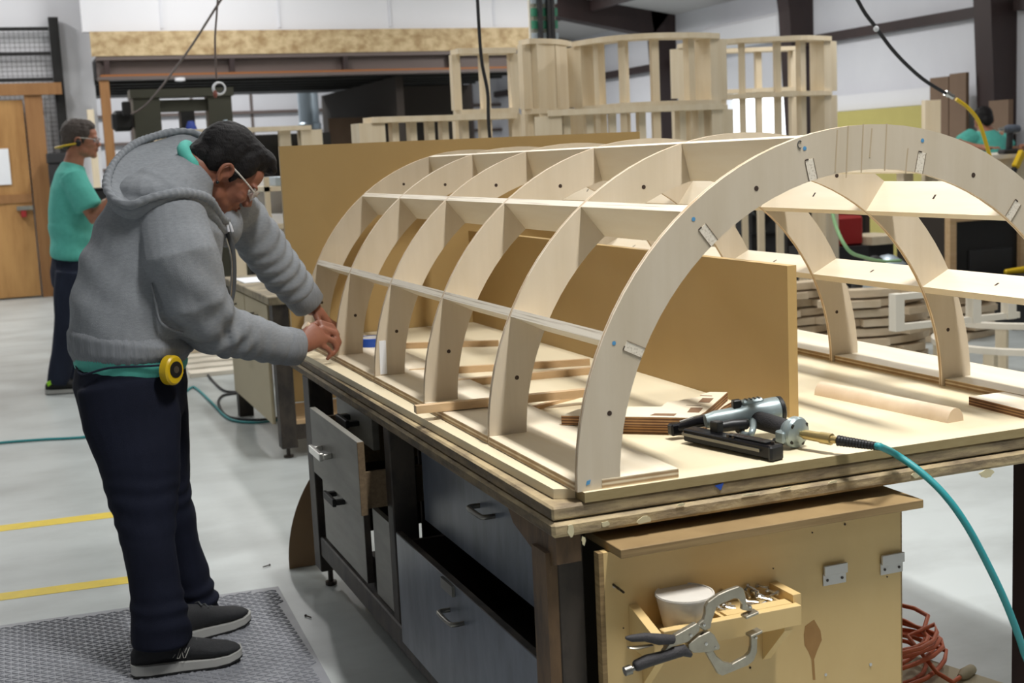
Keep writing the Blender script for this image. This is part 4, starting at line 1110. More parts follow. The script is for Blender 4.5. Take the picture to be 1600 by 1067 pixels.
random.seed(11)
for (px, py, n, lab) in ((1262, 548, 8, 'left pile next to the MDF divider end'), (1392, 566, 8, 'middle pile between the two right arch legs'), (1500, 530, 6, 'right pile under the lower stringer')):
    p = at(px, py, 'z', 0)
    for k in range(n):
        a0 = 226 + random.uniform(-4, 4)
        cx_, cy_ = p.x + random.uniform(-.03, .03), p.y + 0.55 + random.uniform(-.03, .03)
        z = 0.001 + k * 0.062
        o = arcseg(cx_, cy_, 0.44, 0.58, a0, a0 + 86, z, 0.045)
        # end tab that makes the wavy outline of the pile
        q = math.radians(a0 + 43 + (16 if k % 2 else -16))
        o.obox((cx_ + 0.60 * math.cos(q), cy_ + 0.60 * math.sin(q), z + 0.0225), (0.11 * -math.sin(q), 0.11 * math.cos(q), 0), (0.03 * math.cos(q), 0.03 * math.sin(q), 0), (0, 0, 0.022))
        for e in (10, 76):
            q = math.radians(a0 + e)
            o.obox((cx_ + 0.51 * math.cos(q), cy_ + 0.51 * math.sin(q), z + 0.053), (0.03 * -math.sin(q), 0.03 * math.cos(q), 0), (0.05 * math.cos(q), 0.05 * math.sin(q), 0), (0, 0, 0.0085))
        nm = ('bottom', 'second', 'third', 'fourth', 'fifth', 'sixth', 'seventh', 'eighth')[k]
        props(o.build('curved_plywood', M['pine_b']), '%s curved plywood segment from below in the %s' % (nm, lab), 'plywood piece', 'curved plywood piles on the floor')
# white curved ring frames at the right
for (px, py, zr, ri, ro, a0, a1, lab) in ((1592, 505, 0.27, 0.44, 0.505, 130, 300, 'white curved ring frame on short posts at the right edge, upper one'), (1604, 542, 0.17, 0.50, 0.56, 120, 290, 'lower white curved ring frame on posts at the right picture edge')):
    c_ = at(px, py, 'z', zr)
    cx_, cy_ = c_.x + 0.15, c_.y + 0.15
    f_ = thing('ring_frame', lab, 'frame', (cx_, cy_, T2))
    arcseg(cx_, cy_, ri, ro, a0, a1, zr, 0.034, 22).build('ring', M['white_frame'], f_)
    for a in np.linspace(a0 + 6, a1 - 6, 5):
        q = math.radians(a)
        MB().obox((cx_ + (ri + ro) / 2 * math.cos(q), cy_ + (ri + ro) / 2 * math.sin(q), (T2 + zr) / 2), (0.032 * -math.sin(q), 0.032 * math.cos(q), 0), (0.028 * math.cos(q), 0.028 * math.sin(q), 0), (0, 0, (zr - T2) / 2 - 0.0005)).build('post', M['pine'], f_)
# small rectangular window frame standing in front of the pile
YW = 3.55
wf = thing('small_window_frame', 'small whitish rectangular frame standing before the middle plywood pile', 'frame', (at(1450, 490, 'y', YW).x, YW, T2))
zt_, zb_ = at(1400, 459, 'y', YW).z, at(1400, 517, 'y', YW).z
for k, px in enumerate((1401, 1521, 1576)):
    x = at(px, 485, 'y', YW).x
    box('stile', M['white_frame'], x - 0.028, x + 0.028, YW - 0.03, YW + 0.03, zb_, zt_, wf)
xa, xb = at(1393, 485, 'y', YW).x, at(1590, 485, 'y', YW).x
box('rail', M['white_frame'], xa + 0.04, xb, YW - 0.02, YW + 0.02, zt_ - 0.034, zt_ - 0.001, wf)
box('rail', M['white_frame'], xa + 0.04, xb, YW - 0.02, YW + 0.02, zb_ + 0.001, zb_ + 0.034, wf)
x = at(1483, 530, 'y', YW).x
box('foot_post', M['pine'], x - 0.03, x + 0.03, YW - 0.019, YW + 0.019, T2, zt_ - 0.035, wf)
# black cabinet with a wooden frame
YC = 5.7
xa, xb = at(1492, 380, 'y', YC).x, at(1592, 380, 'y', YC).x
zc = at(1495, 347, 'y', YC).z
bc = thing('black_cabinet', 'black-fronted cabinet in a pine frame, right edge behind the stringers', 'cabinet', ((xa + xb) / 2, YC, 0))
box('carcass', M['black'], xa, xb, YC + 0.02, YC + 0.6, 0, zc, bc)
box('stile', M['strip'], xa - 0.06, xa - 0.002, YC - 0.02, YC + 0.04, 0, zc + 0.05, bc)
box('side', M['dark'], xa - 0.06, xa - 0.002, YC + 0.041, YC + 0.6, 0, zc + 0.05, bc)
box('stile', M['strip'], xb + 0.002, xb + 0.1, YC - 0.02, YC + 0.6, 0, zc + 0.02, bc)
box('head_rail', M['strip'], xa, xb, YC - 0.02, YC + 0.6, zc + 0.002, zc + 0.05, bc)
box('inner_panel', M['wire'], xa + 0.14, xb - 0.06, YC + 0.005, YC + 0.019, 0.05, zc - 0.22, bc)
zb_ = at(1570, 424, 'y', YC - 0.2).z
props(box('low_box', M['wire'], xa + 0.2, xb + 0.2, YC - 0.4, YC - 0.03, 0, zb_ - 0.05), 'low dark box in front of the black cabinet, under the yellow bag', 'box')
props(MB().chain([V(xa + 0.3, YC - 0.2, zb_ - 0.005), V(xa + 0.5, YC - 0.2, zb_), V(xb, YC - 0.2, zb_ - 0.005)], [0.02, 0.028, 0.02]).build('yellow_bag', M['yellowpl'], smooth=2), 'yellow bag lying before the black cabinet', 'bag')
x = at(1480, 380, 'y', 6.6).x
props(MB().lathe((x, 6.6, 0), (0, 0, 1), [(0, 0.08), (1.05, 0.08), (1.06, 0)], 16).build('grey_pipe', M['galv'], smooth=0.6), 'upright grey pipe left of the black cabinet', 'pipe')
# cart with black wheels, red tool box, shop vacuum, posts, green cable
ct = thing('utility_cart', 'dark cart with black wheels seen between the left studs under the arch', 'cart', (4.3, 8.4, 0))
xa = at(1178, 350, 'y', 8.4).x
box('deck', M['wire'], xa - 0.10, xa + 0.5, 8.3, 8.7, 0.60, 0.82, ct, bevel=0.02)
for y in (8.26, 8.74):
    for zz in (0.85, 0.35):
        MB().lathe((xa + 0.0, y, zz), (0, 1, 0), [(-0.03, 0), (-0.03, 0.11), (0.03, 0.11), (0.03, 0)], 16).build('wheel', M['blackpl'], ct, smooth=0.6)
box('frame', M['wire'], xa - 0.06, xa + 0.45, 8.35, 8.65, 0, 0.60, ct)
xa = at(1322, 345, 'y', 7.0).x
tb = thing('red_tool_box', 'red tool box on a dark stand, seen under the arch crown', 'tool box', (xa, 7.0, 0))
box('stand', M['wire'], xa - 0.3, xa + 0.4, 6.9, 7.4, 0, 0.55, tb)
box('box', M['red'], xa - 0.12, xa + 0.14, 6.95, 7.3, 0.551, 0.80, tb, bevel=0.02)
box('shelf_board', M['pine'], xa + 0.145, xa + 0.5, 6.85, 7.3, 0.552, 0.62, tb)
box('dark_back', M['black'], xa - 0.3, xa + 0.5, 7.42, 7.5, 0, 1.15, tb)
xa = at(1352, 360, 'y', 7.6).x
props(box('steel_post', M['steel_brown'], xa - 0.05, xa + 0.05, 7.6, 7.7, 0, 1.1), 'dark steel post standing under the arch crown, behind the vacuum', 'post')
YV = 5.9
xa = at(1387, 395, 'y', YV).x
vc = thing('shop_vacuum', 'grey shop vacuum with a thick black hose behind the stringers', 'vacuum', (xa, YV, 0))
MB().lathe((xa, YV, 0), (0, 0, 1), [(0, 0), (0, 0.19), (0.30, 0.20), (0.38, 0.18), (0.50, 0.13), (0.56, 0.05), (0.57, 0)], 20).build('drum', M['galv'], vc, smooth=0.7)
MB().tube([V(xa - 0.10, YV - 0.05, 0.50), V(xa - 0.2, YV - 0.1, 0.54), V(xa - 0.32, YV - 0.1, 0.46), V(xa - 0.36, YV - 0.1, 0.25), V(xa - 0.36, YV - 0.1, 0.045)], 0.04, 10, smooth=5).build('hose', M['wire'], vc, smooth=1)
xa = at(1450, 350, 'y', 7.2).x
gp_ = thing('framed_panel', 'dark grey panel in a pale frame beside the upright pipe', 'panel', (xa, 7.2, 0))
box('panel', M['steel_grey'], xa - 0.16, xa + 0.08, 7.2, 7.23, 0.0, 1.0, gp_)
box('stile', M['pine'], xa + 0.081, xa + 0.14, 7.18, 7.25, 0.0, 1.05, gp_)
cx0 = at(1300, 330, 'y', 4.4)
props(MB().tube([at(1296, 300, 'y', 4.6), at(1305, 350, 'y', 4.5), at(1325, 390, 'y', 4.4), at(1350, 402, 'y', 4.6), at(1378, 408, 'y', 5.2), V(at(1387, 395, 'y', 5.9).x, 5.75, 0.53)], 0.011, 8, smooth=6).build('green_cable', M['greenwire'], smooth=1.2), 'pale green cable hanging in a curve under the arch crown', 'cable')
# table on the far right with a drill and a yellow bar clamp, and the third worker's place
xa = at(1560, 240, 'y', 6.6).x
t3 = thing('far_table', 'far work table at the right edge with white sheets on it', 'table', (xa + 0.5, 6.9, 0))
box('table_top', M['white_frame'], xa - 0.5, xa + 1.2, 6.42, 7.4, 1.215, 1.25, t3)
for x in (xa - 0.4, xa + 1.1):
    for y in (6.75, 7.3):
        box('leg', M['pine'], x - 0.05, x + 0.05, y - 0.05, y + 0.05, 0, 1.215, t3)
box('apron', M['pine'], xa - 0.4, xa + 1.1, 6.45, 6.48, 1.0, 1.214, t3)
x = at(1578, 245, 'y', 6.45).x
dr_ = thing('cordless_drill', 'dark blue cordless drill standing on the far work table', 'drill', (x, 6.45, 1.2505))
box('battery', M['wire'], x - 0.09, x + 0.07, 6.42, 6.5, 1.2505, 1.29, dr_, bevel=0.01)
MB().chain([V(x, 6.46, 1.29), V(x + 0.005, 6.46, 1.38), V(x + 0.01, 6.46, 1.43)], [0.026, 0.026, 0.03]).build('handle', M['wire'], dr_, smooth=0.9)
MB().lathe(V(x + 0.09, 6.46, 1.45), V(-1, 0, 0), [(0, 0), (0, 0.035), (0.10, 0.04), (0.13, 0.028), (0.155, 0.02), (0.16, 0)], 14).build('motor', M['steel_blue'], dr_, smooth=0.7)
MB().lathe(V(x - 0.065, 6.46, 1.45), V(-1, 0, 0), [(0, 0.022), (0.03, 0.018), (0.05, 0.008), (0.05, 0)], 12).build('chuck', M['chrome'], dr_, smooth=0.7)
p = at(1590, 250, 'y', 6.36)
yc_ = thing('bar_clamp', 'yellow bar clamp with black grip leaning at the right picture edge', 'clamp', (p.x, 6.36, 0))
MB().bar(at(1598, 236, 'y', 6.36), at(1586, 262, 'y', 6.36), 0.06, 0.05, (0, 1, 0)).build('head', M['yellowpl'], yc_, bevel=0.01)
MB().bar(at(1586, 262, 'y', 6.36), at(1580, 276, 'y', 6.36), 0.045, 0.04, (0, 1, 0)).build('grip', M['blackpl'], yc_, bevel=0.008)
MB().bar(at(1580, 276, 'y', 6.36), V(p.x - 0.1, 6.36, 0.0), 0.02, 0.01, (0, 1, 0)).build('bar', M['chrome'], yc_)
xa = at(1512, 200, 'y', 7.0).x
props(box('upright_plank', M['pine'], xa - 0.085, xa + 0.085, 7.45, 7.5, 0, 1.74), 'pale upright plank standing left of the far worker', 'plank')

# ================================================================== CABLES FROM ABOVE
props(MB().tube([V(1.25, 4.0, 4.6), at(738, -140, 'y', 4.0), at(746, 0, 'y', 4.0), at(752, 90, 'y', 4.0), at(762, 145, 'y', 4.0), at(764, 200, 'y', 4.0), V(1.36, 4.0, 1.2), V(1.36, 4.0, 0.4), V(1.40, 3.9, 0.01)], 0.009, 8, smooth=5).build('drop_cable', M['wire'], smooth=1.2), 'black cable hanging straight down in front of the rectangular stud frame', 'cable')
o = MB().tube([V(0.42, 6.0, 4.8), at(346, -160, 'y', 6.0), at(340, 0, 'y', 6.0), at(336, 60, 'y', 6.0), at(338, 124, 'y', 6.0)], 0.006, 8, smooth=4)
rl = thing('hanging_reel', 'small white cable loop with a pink tip hanging before the mezzanine', 'cable', at(340, 132, 'y', 6.0))
o.build('cord', M['steel_grey'], rl, smooth=1)
c0_ = at(343, 138, 'y', 6.0)
for k, r in enumerate((0.034, 0.028, 0.037)):
    MB().tube([c0_ + V(r * math.cos(t), 0.012 * k, r * math.sin(t)) for t in np.linspace(0, 2 * PI, 22)], 0.006, 8).build('loop', M['paper'] if k != 1 else M['wire'], rl, smooth=1)
MB().ell(c0_ + V(-0.03, -0.01, -0.035), (0.014, 0, 0), (0, 0.014, 0), (0, 0, 0.024), 10, 8).build('tip', M['lip'], rl, smooth=2)
props(MB().tube([V(1.6, 5.0, 4.6), at(400, -80, 'y', 6.2), at(345, 0, 'y', 6.6), at(290, 85, 'y', 7.6), at(232, 160, 'y', 9.1), at(205, 178, 'y', 9.2)], 0.008, 8, smooth=5).build('slanting_cable', M['steel_grey'], smooth=1.2), 'grey cable slanting down from the roof to the olive machine', 'cable')
hz = thing('hanging_air_line', 'black air line with a yellow lower end hanging over the right arch', 'hose', at(1485, 150, 'y', 3.0))
MB().tube([at(px, py, 'y', 3.0) for px, py in ((1150, -740), (1230, -320), (1290, -110), (1341, 2), (1368, 42), (1400, 84), (1440, 122), (1478, 146))], 0.009, 8, smooth=5).build('line', M['wire'], hz, smooth=1.2)
MB().ell(at(1369, 45, 'y', 2.99), (0.013, 0, 0), (0, 0.013, 0), (0, 0, 0.014), 10, 8).build('tie', M['paper'], hz, smooth=2)
MB().lathe(at(1477, 145, 'y', 3.0), at(1496, 156, 'y', 3.0) - at(1477, 145, 'y', 3.0), [(0, 0), (0, 0.014), (0.02, 0.016), (0.024, 0.011), (0.05, 0.013), (0.055, 0)], 12).build('coupling', M['chrome'], hz, smooth=0.6)
MB().tube([at(px, py, 'y', 3.0) for px, py in ((1494, 155), (1512, 168), (1528, 188), (1538, 215), (1547, 245))] + [at(1556, 266, 'y', 3.0), at(1575, 290, 'y', 3.0), at(1608, 322, 'y', 3.0), at(1680, 350, 'y', 3.0), V(4.35, 3.0, 0.6), V(4.4, 3.0, 0.02)], 0.0095, 8, smooth=5).build('yellow_line', M['yellowpl'], hz, smooth=1.2)
# ================================================================== PEOPLE
def sn(P, fr, seed):
    r = np.random.RandomState(seed)
    out = np.zeros(len(P))
    for k in range(7):
        d = r.normal(size=3); d /= np.linalg.norm(d)
        f = fr * r.uniform(0.6, 1.5)
        out += np.sin(P @ (d * f) + r.uniform(0, 6.28))
    return out / 3.5


def organic(name, mb, voxel, iters, m, parent=None, disp=None, keep=None, org=None):
    """union of overlapping closed lofts as one continuous smooth skin"""
    me = mb.mesh('union', Vector((0, 0, 0)))
    bm = bmesh.new(); bm.from_mesh(me)
    bmesh.ops.recalc_face_normals(bm, faces=bm.faces)
    bm.to_mesh(me); bm.free()
    o = bpy.data.objects.new('union', me)
    COL.objects.link(o)
    r = o.modifiers.new('r', 'REMESH'); r.mode = 'VOXEL'; r.voxel_size = voxel
    s = o.modifiers.new('s', 'SMOOTH'); s.factor = 0.5; s.iterations = iters
    dg = bpy.context.evaluated_depsgraph_get()
    me2 = bpy.data.meshes.new_from_object(o.evaluated_get(dg))
    bpy.data.objects.remove(o); bpy.data.meshes.remove(me)
    n = len(me2.vertices)
    P = np.empty(n * 3); me2.vertices.foreach_get('co', P); P = P.reshape(-1, 3)
    if disp is not None:
        N = np.empty(n * 3); me2.vertex_normals.foreach_get('vector', N); N = N.reshape(-1, 3)
        P = P + N * disp(P)[:, None]
    if parent is not None:
        og = np.array(ORG[parent.name])
    else:
        og = np.array(org)
    me2.vertices.foreach_set('co', (P - og).ravel())
    me2.name = name
    me2.materials.clear(); me2.materials.append(m)
    if keep is not None:
        bm = bmesh.new(); bm.from_mesh(me2)
        K = keep(P)
        bm.verts.ensure_lookup_table()
        bmesh.ops.delete(bm, geom=[v for v in bm.verts if not K[v.index]], context='VERTS')
        bm.to_mesh(me2); bm.free()
    me2.polygons.foreach_set('use_smooth', [True] * len(me2.polygons))
    me2.update()
    ob = bpy.data.objects.new(name, me2)
    COL.objects.link(ob)
    if parent is not None:
        ob.parent = parent
    else:
        ob.location = Vector(og)
    ORG[ob.name] = Vector(og)
    return ob


def seg(P, a, b):
    """parameter (metres along) and distance of points to the segment ab"""
    a, b = np.array(a), np.array(b)
    d = b - a; L = np.linalg.norm(d); d = d / L
    t = (P - a) @ d
    q = np.linalg.norm(P - a - np.outer(np.clip(t, 0, L), d), axis=1)
    return t, q, L


class Head:
    def __init__(self, O, f, u, s=1.0):
        self.O, self.s = Vector(O), s
        self.f = Vector(f).normalized()
        self.u = (Vector(u) - self.f * Vector(u).dot(self.f)).normalized()
        self.l = self.f.cross(self.u).normalized()

    def q(self, a, b, c=0.0):
        return self.O + (self.f * a + self.u * b + self.l * c) * self.s

    def e(self, mb, c, r, n=18, m=12, tilt=0.0):
        f, u = self.f, self.u
        if tilt:
            f, u = f * math.cos(tilt) + u * math.sin(tilt), u * math.cos(tilt) - f * math.sin(tilt)
        mb.ell(self.q(*c), f * r[0] * self.s, self.l * r[2] * self.s, u * r[1] * self.s, n, m)

    def skin(self, mb):
        e = self.e
        e(mb, (-0.008, 0.055, 0), (0.098, 0.090, 0.074))
        e(mb, (0.050, 0.015, 0), (0.055, 0.085, 0.060))
        e(mb, (0.070, 0.065, 0), (0.034, 0.045, 0.052))
        e(mb, (0.042, -0.045, 0), (0.052, 0.036, 0.052))
        e(mb, (0.086, -0.066, 0), (0.021, 0.019, 0.024))
        for s in (-1, 1):
            e(mb, (0.093, 0.046, 0.028 * s), (0.016, 0.009, 0.026))
            e(mb, (0.080, 0.000, 0.040 * s), (0.022, 0.020, 0.020))
            e(mb, (0.020, -0.040, 0.048 * s), (0.034, 0.026, 0.014))
            e(mb, (0.116, 0.000, 0.010 * s), (0.011, 0.009, 0.010))
            # ear: rim, lobe and bowl
            mb.tube([self.q(a, b, (0.077 + c) * s) for a, b, c in ((0.010, 0.004, 0), (0.014, 0.018, 0.006), (0.006, 0.034, 0.010), (-0.010, 0.036, 0.014), (-0.020, 0.020, 0.016), (-0.016, 0.000, 0.013), (-0.004, -0.018, 0.006), (0.006, -0.020, 0.0))], 0.0062 * self.s, 8, smooth=3)
            e(mb, (-0.004, 0.008, 0.076 * s), (0.016, 0.026, 0.007))
            e(mb, (0.000, -0.018, 0.078 * s), (0.008, 0.009, 0.006))
        mb.chain([self.q(0.098, 0.040), self.q(0.112, 0.018), self.q(0.123, 0.003), self.q(0.114, -0.008)], [0.009 * self.s, 0.010 * self.s, 0.0125 * self.s, 0.008 * self.s], lat=self.l, n=12)
        e(mb, (0.100, -0.024, 0), (0.013, 0.007, 0.022))
        e(mb, (0.098, -0.037, 0), (0.013, 0.008, 0.019))
        e(mb, (0.092, -0.052, 0), (0.012, 0.010, 0.024))

    def eyes(self, parent, m):
        for s in (-1, 1):
            b = MB(); self.e(b, (0.086, 0.028, 0.030 * s), (0.0125, 0.0115, 0.0125))
            o = b.build('eye', M['eye'], parent, smooth=3)
            b = MB(); self.e(b, (0.0955, 0.026, 0.030 * s), (0.004, 0.0055, 0.0055), 12, 8)
            b.build('iris', M['iris'], o, smooth=3)
            b = MB(); self.e(b, (0.088, 0.0355, 0.030 * s), (0.0125, 0.006, 0.0150)); b.build('eyelid', m, parent, smooth=3)
        for r_ in ((0.1105, -0.0255), (0.1085, -0.0355)):
            b = MB(); self.e(b, (r_[0], r_[1], 0), (0.0045, 0.0047, 0.018)); b.build('lip', M['lip'], parent, smooth=3)

    def hair(self, mb, back=False, fore=True):
        e = self.e
        e(mb, (-0.022, 0.068, 0), (0.094, 0.090, 0.081))
        e(mb, (0.022, 0.108, 0), (0.072, 0.048, 0.068))
        e(mb, (-0.066, 0.012, 0), (0.046, 0.062, 0.060))
        if fore:
            e(mb, (0.066, 0.128, 0), (0.040, 0.030, 0.050))
            e(mb, (0.092, 0.122, 0.004), (0.024, 0.019, 0.038))
        for s in (-1, 1):
            e(mb, (0.026, 0.070, 0.056 * s), (0.040, 0.045, 0.024))
            e(mb, (0.026, 0.030, 0.066 * s), (0.011, 0.030, 0.010))
            e(mb, (-0.040, 0.030, 0.052 * s), (0.036, 0.045, 0.026))

    def glasses(self, parent, w=0.0):
        b = MB()
        for s in (-1, 1):
            b = MB(); b.tube([self.q(0.0, 0.036, 0.086 * s), self.q(0.03, 0.036, 0.084 * s), self.q(0.07, 0.034, 0.076 * s), self.q(0.098, 0.032, 0.066 * s)], [0.003, 0.0026, 0.0026, 0.002], 8, smooth=3)
            o = b.build('glasses_arm', M['tubwhite'], parent, smooth=1)
            A, B = [], []
            for t in np.linspace(0, 1, 9):
                x = 0.120 - 0.030 * t ** 2.2
                A.append(self.q(x, 0.046 - 0.004 * t, (0.008 + 0.062 * t) * s))
                B.append(self.q(x - 0.004, 0.006 + 0.008 * t, (0.008 + 0.062 * t) * s))
            b = MB().strip(A, B, self.f * 0.0016)
            b.build('glasses_lens', M['lens'], parent, smooth=1)
        b = MB(); b.tube([self.q(0.118, 0.034, -0.01), self.q(0.124, 0.036, 0), self.q(0.118, 0.034, 0.01)], 0.003, 8)
        b.build('glasses_bridge', M['lens'], parent, smooth=1)


def A(px, py, Y):
    return at(px, py, 'y', Y)


def shoe(parent, H, T, z0, side, mesh='shoe', logo=False):
    """trainer from heel point H to toe point T standing at z0"""
    H, T = Vector((H[0], H[1], z0)), Vector((T[0], T[1], z0))
    d = (T - H); L = d.length; d.normalize()
    n = V(-d.y, d.x, 0)
    tt = (0.0, 0.04, 0.14, 0.30, 0.45, 0.60, 0.75, 0.88, 0.96, 1.0)
    hw = (0.016, 0.027, 0.035, 0.036, 0.036, 0.041, 0.046, 0.043, 0.030, 0.014)
    top = (0.066, 0.086, 0.105, 0.112, 0.100, 0.082, 0.068, 0.058, 0.049, 0.040)
    lift = (0.004, 0.001, 0, 0, 0, 0, 0.0005, 0.004, 0.010, 0.014)
    st = []
    for t, w, h, lf in zip(tt, hw, top, lift):
        b0 = 0.026 + lf
        st.append((H + d * (t * L) + V(0, 0, (h + b0) / 2 - 0.003), n * w, V(0, 0, (h - b0) / 2 + 0.003)))
    u = MB().loft(st, 20, 0.2).build('shoe', M[mesh], parent, smooth=1.2)
    st, s2 = [], []
    for t, w, lf in zip(tt, hw, lift):
        th = 0.034 - 0.010 * t
        c = H + d * (t * L + (0.004 if t > .9 else (-0.004 if t < .1 else 0)))
        w2 = w + 0.005
        for zz, lst in (((0.005 + lf, th + lf), st), ((0.0 + lf, 0.006 + lf), s2)):
            lst.append((c + V(0, 0, (zz[0] + zz[1]) / 2), n * w2, V(0, 0, (zz[1] - zz[0]) / 2)))
    so = MB()
    for lst, nm, mm in ((st, 'sole', 'sole'), (s2, 'outsole', 'sole_dark')):
        so = MB()
        vs, fs = [], []
        # squared-off rings: a slab that follows the last
        Aq, Bq = [], []
        for c, a, b in lst:
            Aq.append(c + a - b); Bq.append(c - a - b)
        so.v, so.f, so.m = [], [], []
        k = len(lst)
        for c, a, b in lst:
            so.v += [c + a - b, c - a - b, c - a + b, c + a + b]
        for i in range(k - 1):
            q = 4 * i
            so.f += [(q, q + 1, q + 5, q + 4), (q + 1, q + 2, q + 6, q + 5), (q + 2, q + 3, q + 7, q + 6), (q + 3, q, q + 4, q + 7)]
        so.f += [(0, 3, 2, 1), (4 * k - 4, 4 * k - 3, 4 * k - 2, 4 * k - 1)]
        so.m = [0] * len(so.f)
        so.build(nm, M[mm], u, smooth=0.7)
    for k in range(4):
        t = 0.46 + 0.07 * k
        c = H + d * (t * L) + V(0, 0, 0.102 - 0.012 * k)
        MB().tube([c + n * 0.02 - V(0, 0, 0.004), c + V(0, 0, 0.004), c - n * 0.02 - V(0, 0, 0.004)], 0.0028, 6).build('lace', M['zip'], u, smooth=1)
    if logo:
        c = H + d * (L * 0.46) - n * 0.0405 * side + V(0, 0, 0.062)
        ux, uz = d * 0.010, V(0, 0, 0.012) + d * 0.003 + n * 0.010 * side
        def g(x, y):
            return c + ux * x + uz * y
        for poly in ([(-1.3, -1.1), (-0.4, 1.1), (0.1, 1.1), (0.7, -0.2), (1.4, 1.2), (2.2, 1.2), (1.0, -1.2), (0.5, -1.2), (-0.1, 0.2), (-0.6, -1.1), (-1.3, -1.1)], [(-1.9, -0.3), (-2.5, -0.9)]):
            MB().tube([g(*p) for p in poly], 0.0011, 5).build('shoe_letter', M['logo'], u)
    return u


# ------------------------------------------------------------------ the worker in the grey hoodie
O_ = A(346, 273, 1.72); O_.y = 1.80
HD = Head(O_, (0.665, 0.05, -0.747), (0.747, 0, 0.665), 1.03)
body = MB()
HD.skin(body)
# neck, trunk, limbs (under the clothes)
TOR = [(205, 560, 1.80), (208, 500, 1.80), (225, 440, 1.80), (246, 380, 1.80), (264, 320, 1.80), (290, 283, 1.80)]
body.chain([A(*p) for p in TOR], [(0.14, 0.11), (0.14, 0.12), (0.145, 0.125), (0.15, 0.12), (0.14, 0.095), (0.09, 0.065)], n=24)
body.chain([A(290, 285, 1.80), A(312, 262, 1.80), HD.q(-0.02, 0.0), HD.q(0.0, 0.03)], [0.075, 0.066, 0.062, 0.055], n=20)
body.chain([A(322, 312, 1.80), HD.q(0.02, -0.03)], [0.045, 0.042], n=16)
RA = [A(268, 345, 1.65), A(284, 410, 1.62), A(322, 503, 1.68), A(385, 525, 1.74), A(450, 541, 1.79), A(468, 541, 1.80)]
body.chain(RA, [0.06, 0.055, 0.048, 0.046, 0.034, (0.031, 0.025)], n=16)
LA = [A(366, 325, 1.97), A(405, 375, 2.03), A(444, 428, 2.05), A(482, 474, 2.07), A(490, 482, 2.075)]
body.chain(LA, [0.042, 0.040, 0.038, 0.033, 0.028], n=16)
NL = [A(203, 600, 1.69), A(208, 660, 1.68), A(225, 775, 1.62), A(235, 860, 1.58), A(250, 950, 1.56), A(253, 1010, 1.555)]
body.chain(NL, [0.072, 0.074, 0.058, 0.048, 0.040, 0.038], n=18)
FL = [A(220, 600, 1.91), A(238, 660, 1.91), A(267, 775, 1.91), A(283, 860, 1.91), A(298, 930, 1.915), A(303, 965, 1.915)]
body.chain(FL, [0.072, 0.070, 0.050, 0.044, 0.040, 0.038], n=18)
# right hand: palm, four bent fingers and a thumb around the dowel
kn = [A(500, 505, 1.868), A(503, 514, 1.852), A(501, 525, 1.836), A(494, 536, 1.822)]
lt = kn[0] - kn[3]
body.chain([A(464, 542, 1.797), A(477, 535, 1.812), A(489, 526, 1.830), A(499, 519, 1.844)], [(0.028, 0.023), (0.034, 0.023), (0.040, 0.021), (0.040, 0.015)], lat=lt, n=16)
fing = [[kn[0], A(519, 510, 1.872), A(527, 523, 1.866), A(524, 533, 1.862)],
        [kn[1], A(524, 521, 1.856), A(530, 535, 1.852), A(526, 545, 1.848)],
        [kn[2], A(521, 533, 1.840), A(526, 545, 1.838), A(520, 554, 1.836)],
        [kn[3], A(512, 545, 1.826), A(518, 553, 1.826), A(512, 560, 1.826)]]
for i, fpts in enumerate(fing):
    k = (1, 1.05, 1.02, 0.92)[i]
    body.chain(fpts, [0.0118 * k, 0.0108 * k, 0.0098 * k, 0.0080 * k], n=10, caps=1.0)
body.chain([A(474, 526, 1.83), A(486, 510, 1.86), A(500, 503, 1.885), A(511, 507, 1.89)], [0.013, 0.0115, 0.0105, 0.008], n=10, caps=1.0)
# left hand, reaching over the dowel from behind
kl = [A(506, 498, 2.06), A(512, 500, 2.078), A(517, 503, 2.097), A(520, 508, 2.115)]
body.chain([LA[4], A(498, 488, 2.08), A(510, 500, 2.087)], [(0.027, 0.021), (0.036, 0.020), (0.040, 0.014)], lat=kl[3] - kl[0], n=16)
for i, k0 in enumerate(kl):
    k = (1, 1.03, 0.98, 0.88)[i]
    e_ = k0 + V(0.026, 0.004, -0.018); g_ = e_ + V(0.004, 0, -0.026); h_ = g_ + V(-0.010, 0, -0.018)
    body.chain([k0, e_, g_, h_], [0.0102 * k, 0.0094 * k, 0.0084 * k, 0.0066 * k], n=10, caps=1.0)
body.chain([A(492, 486, 2.06), A(497, 500, 2.03), A(505, 512, 2.025)], [0.013, 0.0115, 0.008], n=10, caps=1.0)
P1 = organic('person', body, 0.0042, 5, M['skin'], org=A(240, 1055, 1.72) * 1.0)
props(P1, 'person in a grey hoodie and dark jeans bending over the bench, gripping a dowel', 'person')
HD.eyes(P1, M['skin'])
hm = MB(); HD.hair(hm)
organic('hair', hm, 0.0045, 3, M['hair'], P1, lambda P: 0.0009 * sn(P, 180, 4) + 0.0008 * sn(P, 420, 5))
HD.glasses(P1)
MB().ell(HD.q(0.002, -0.024, 0.086), (0.005, 0, 0), (0, 0.004, 0), (0, 0, 0.005), 10, 8).build('ear_stud', M['blackpl'], P1, smooth=3)
MB().ell(HD.q(0.002, -0.024, -0.086), (0.005, 0, 0), (0, 0.004, 0), (0, 0, 0.005), 10, 8).build('ear_stud', M['blackpl'], P1, smooth=3)

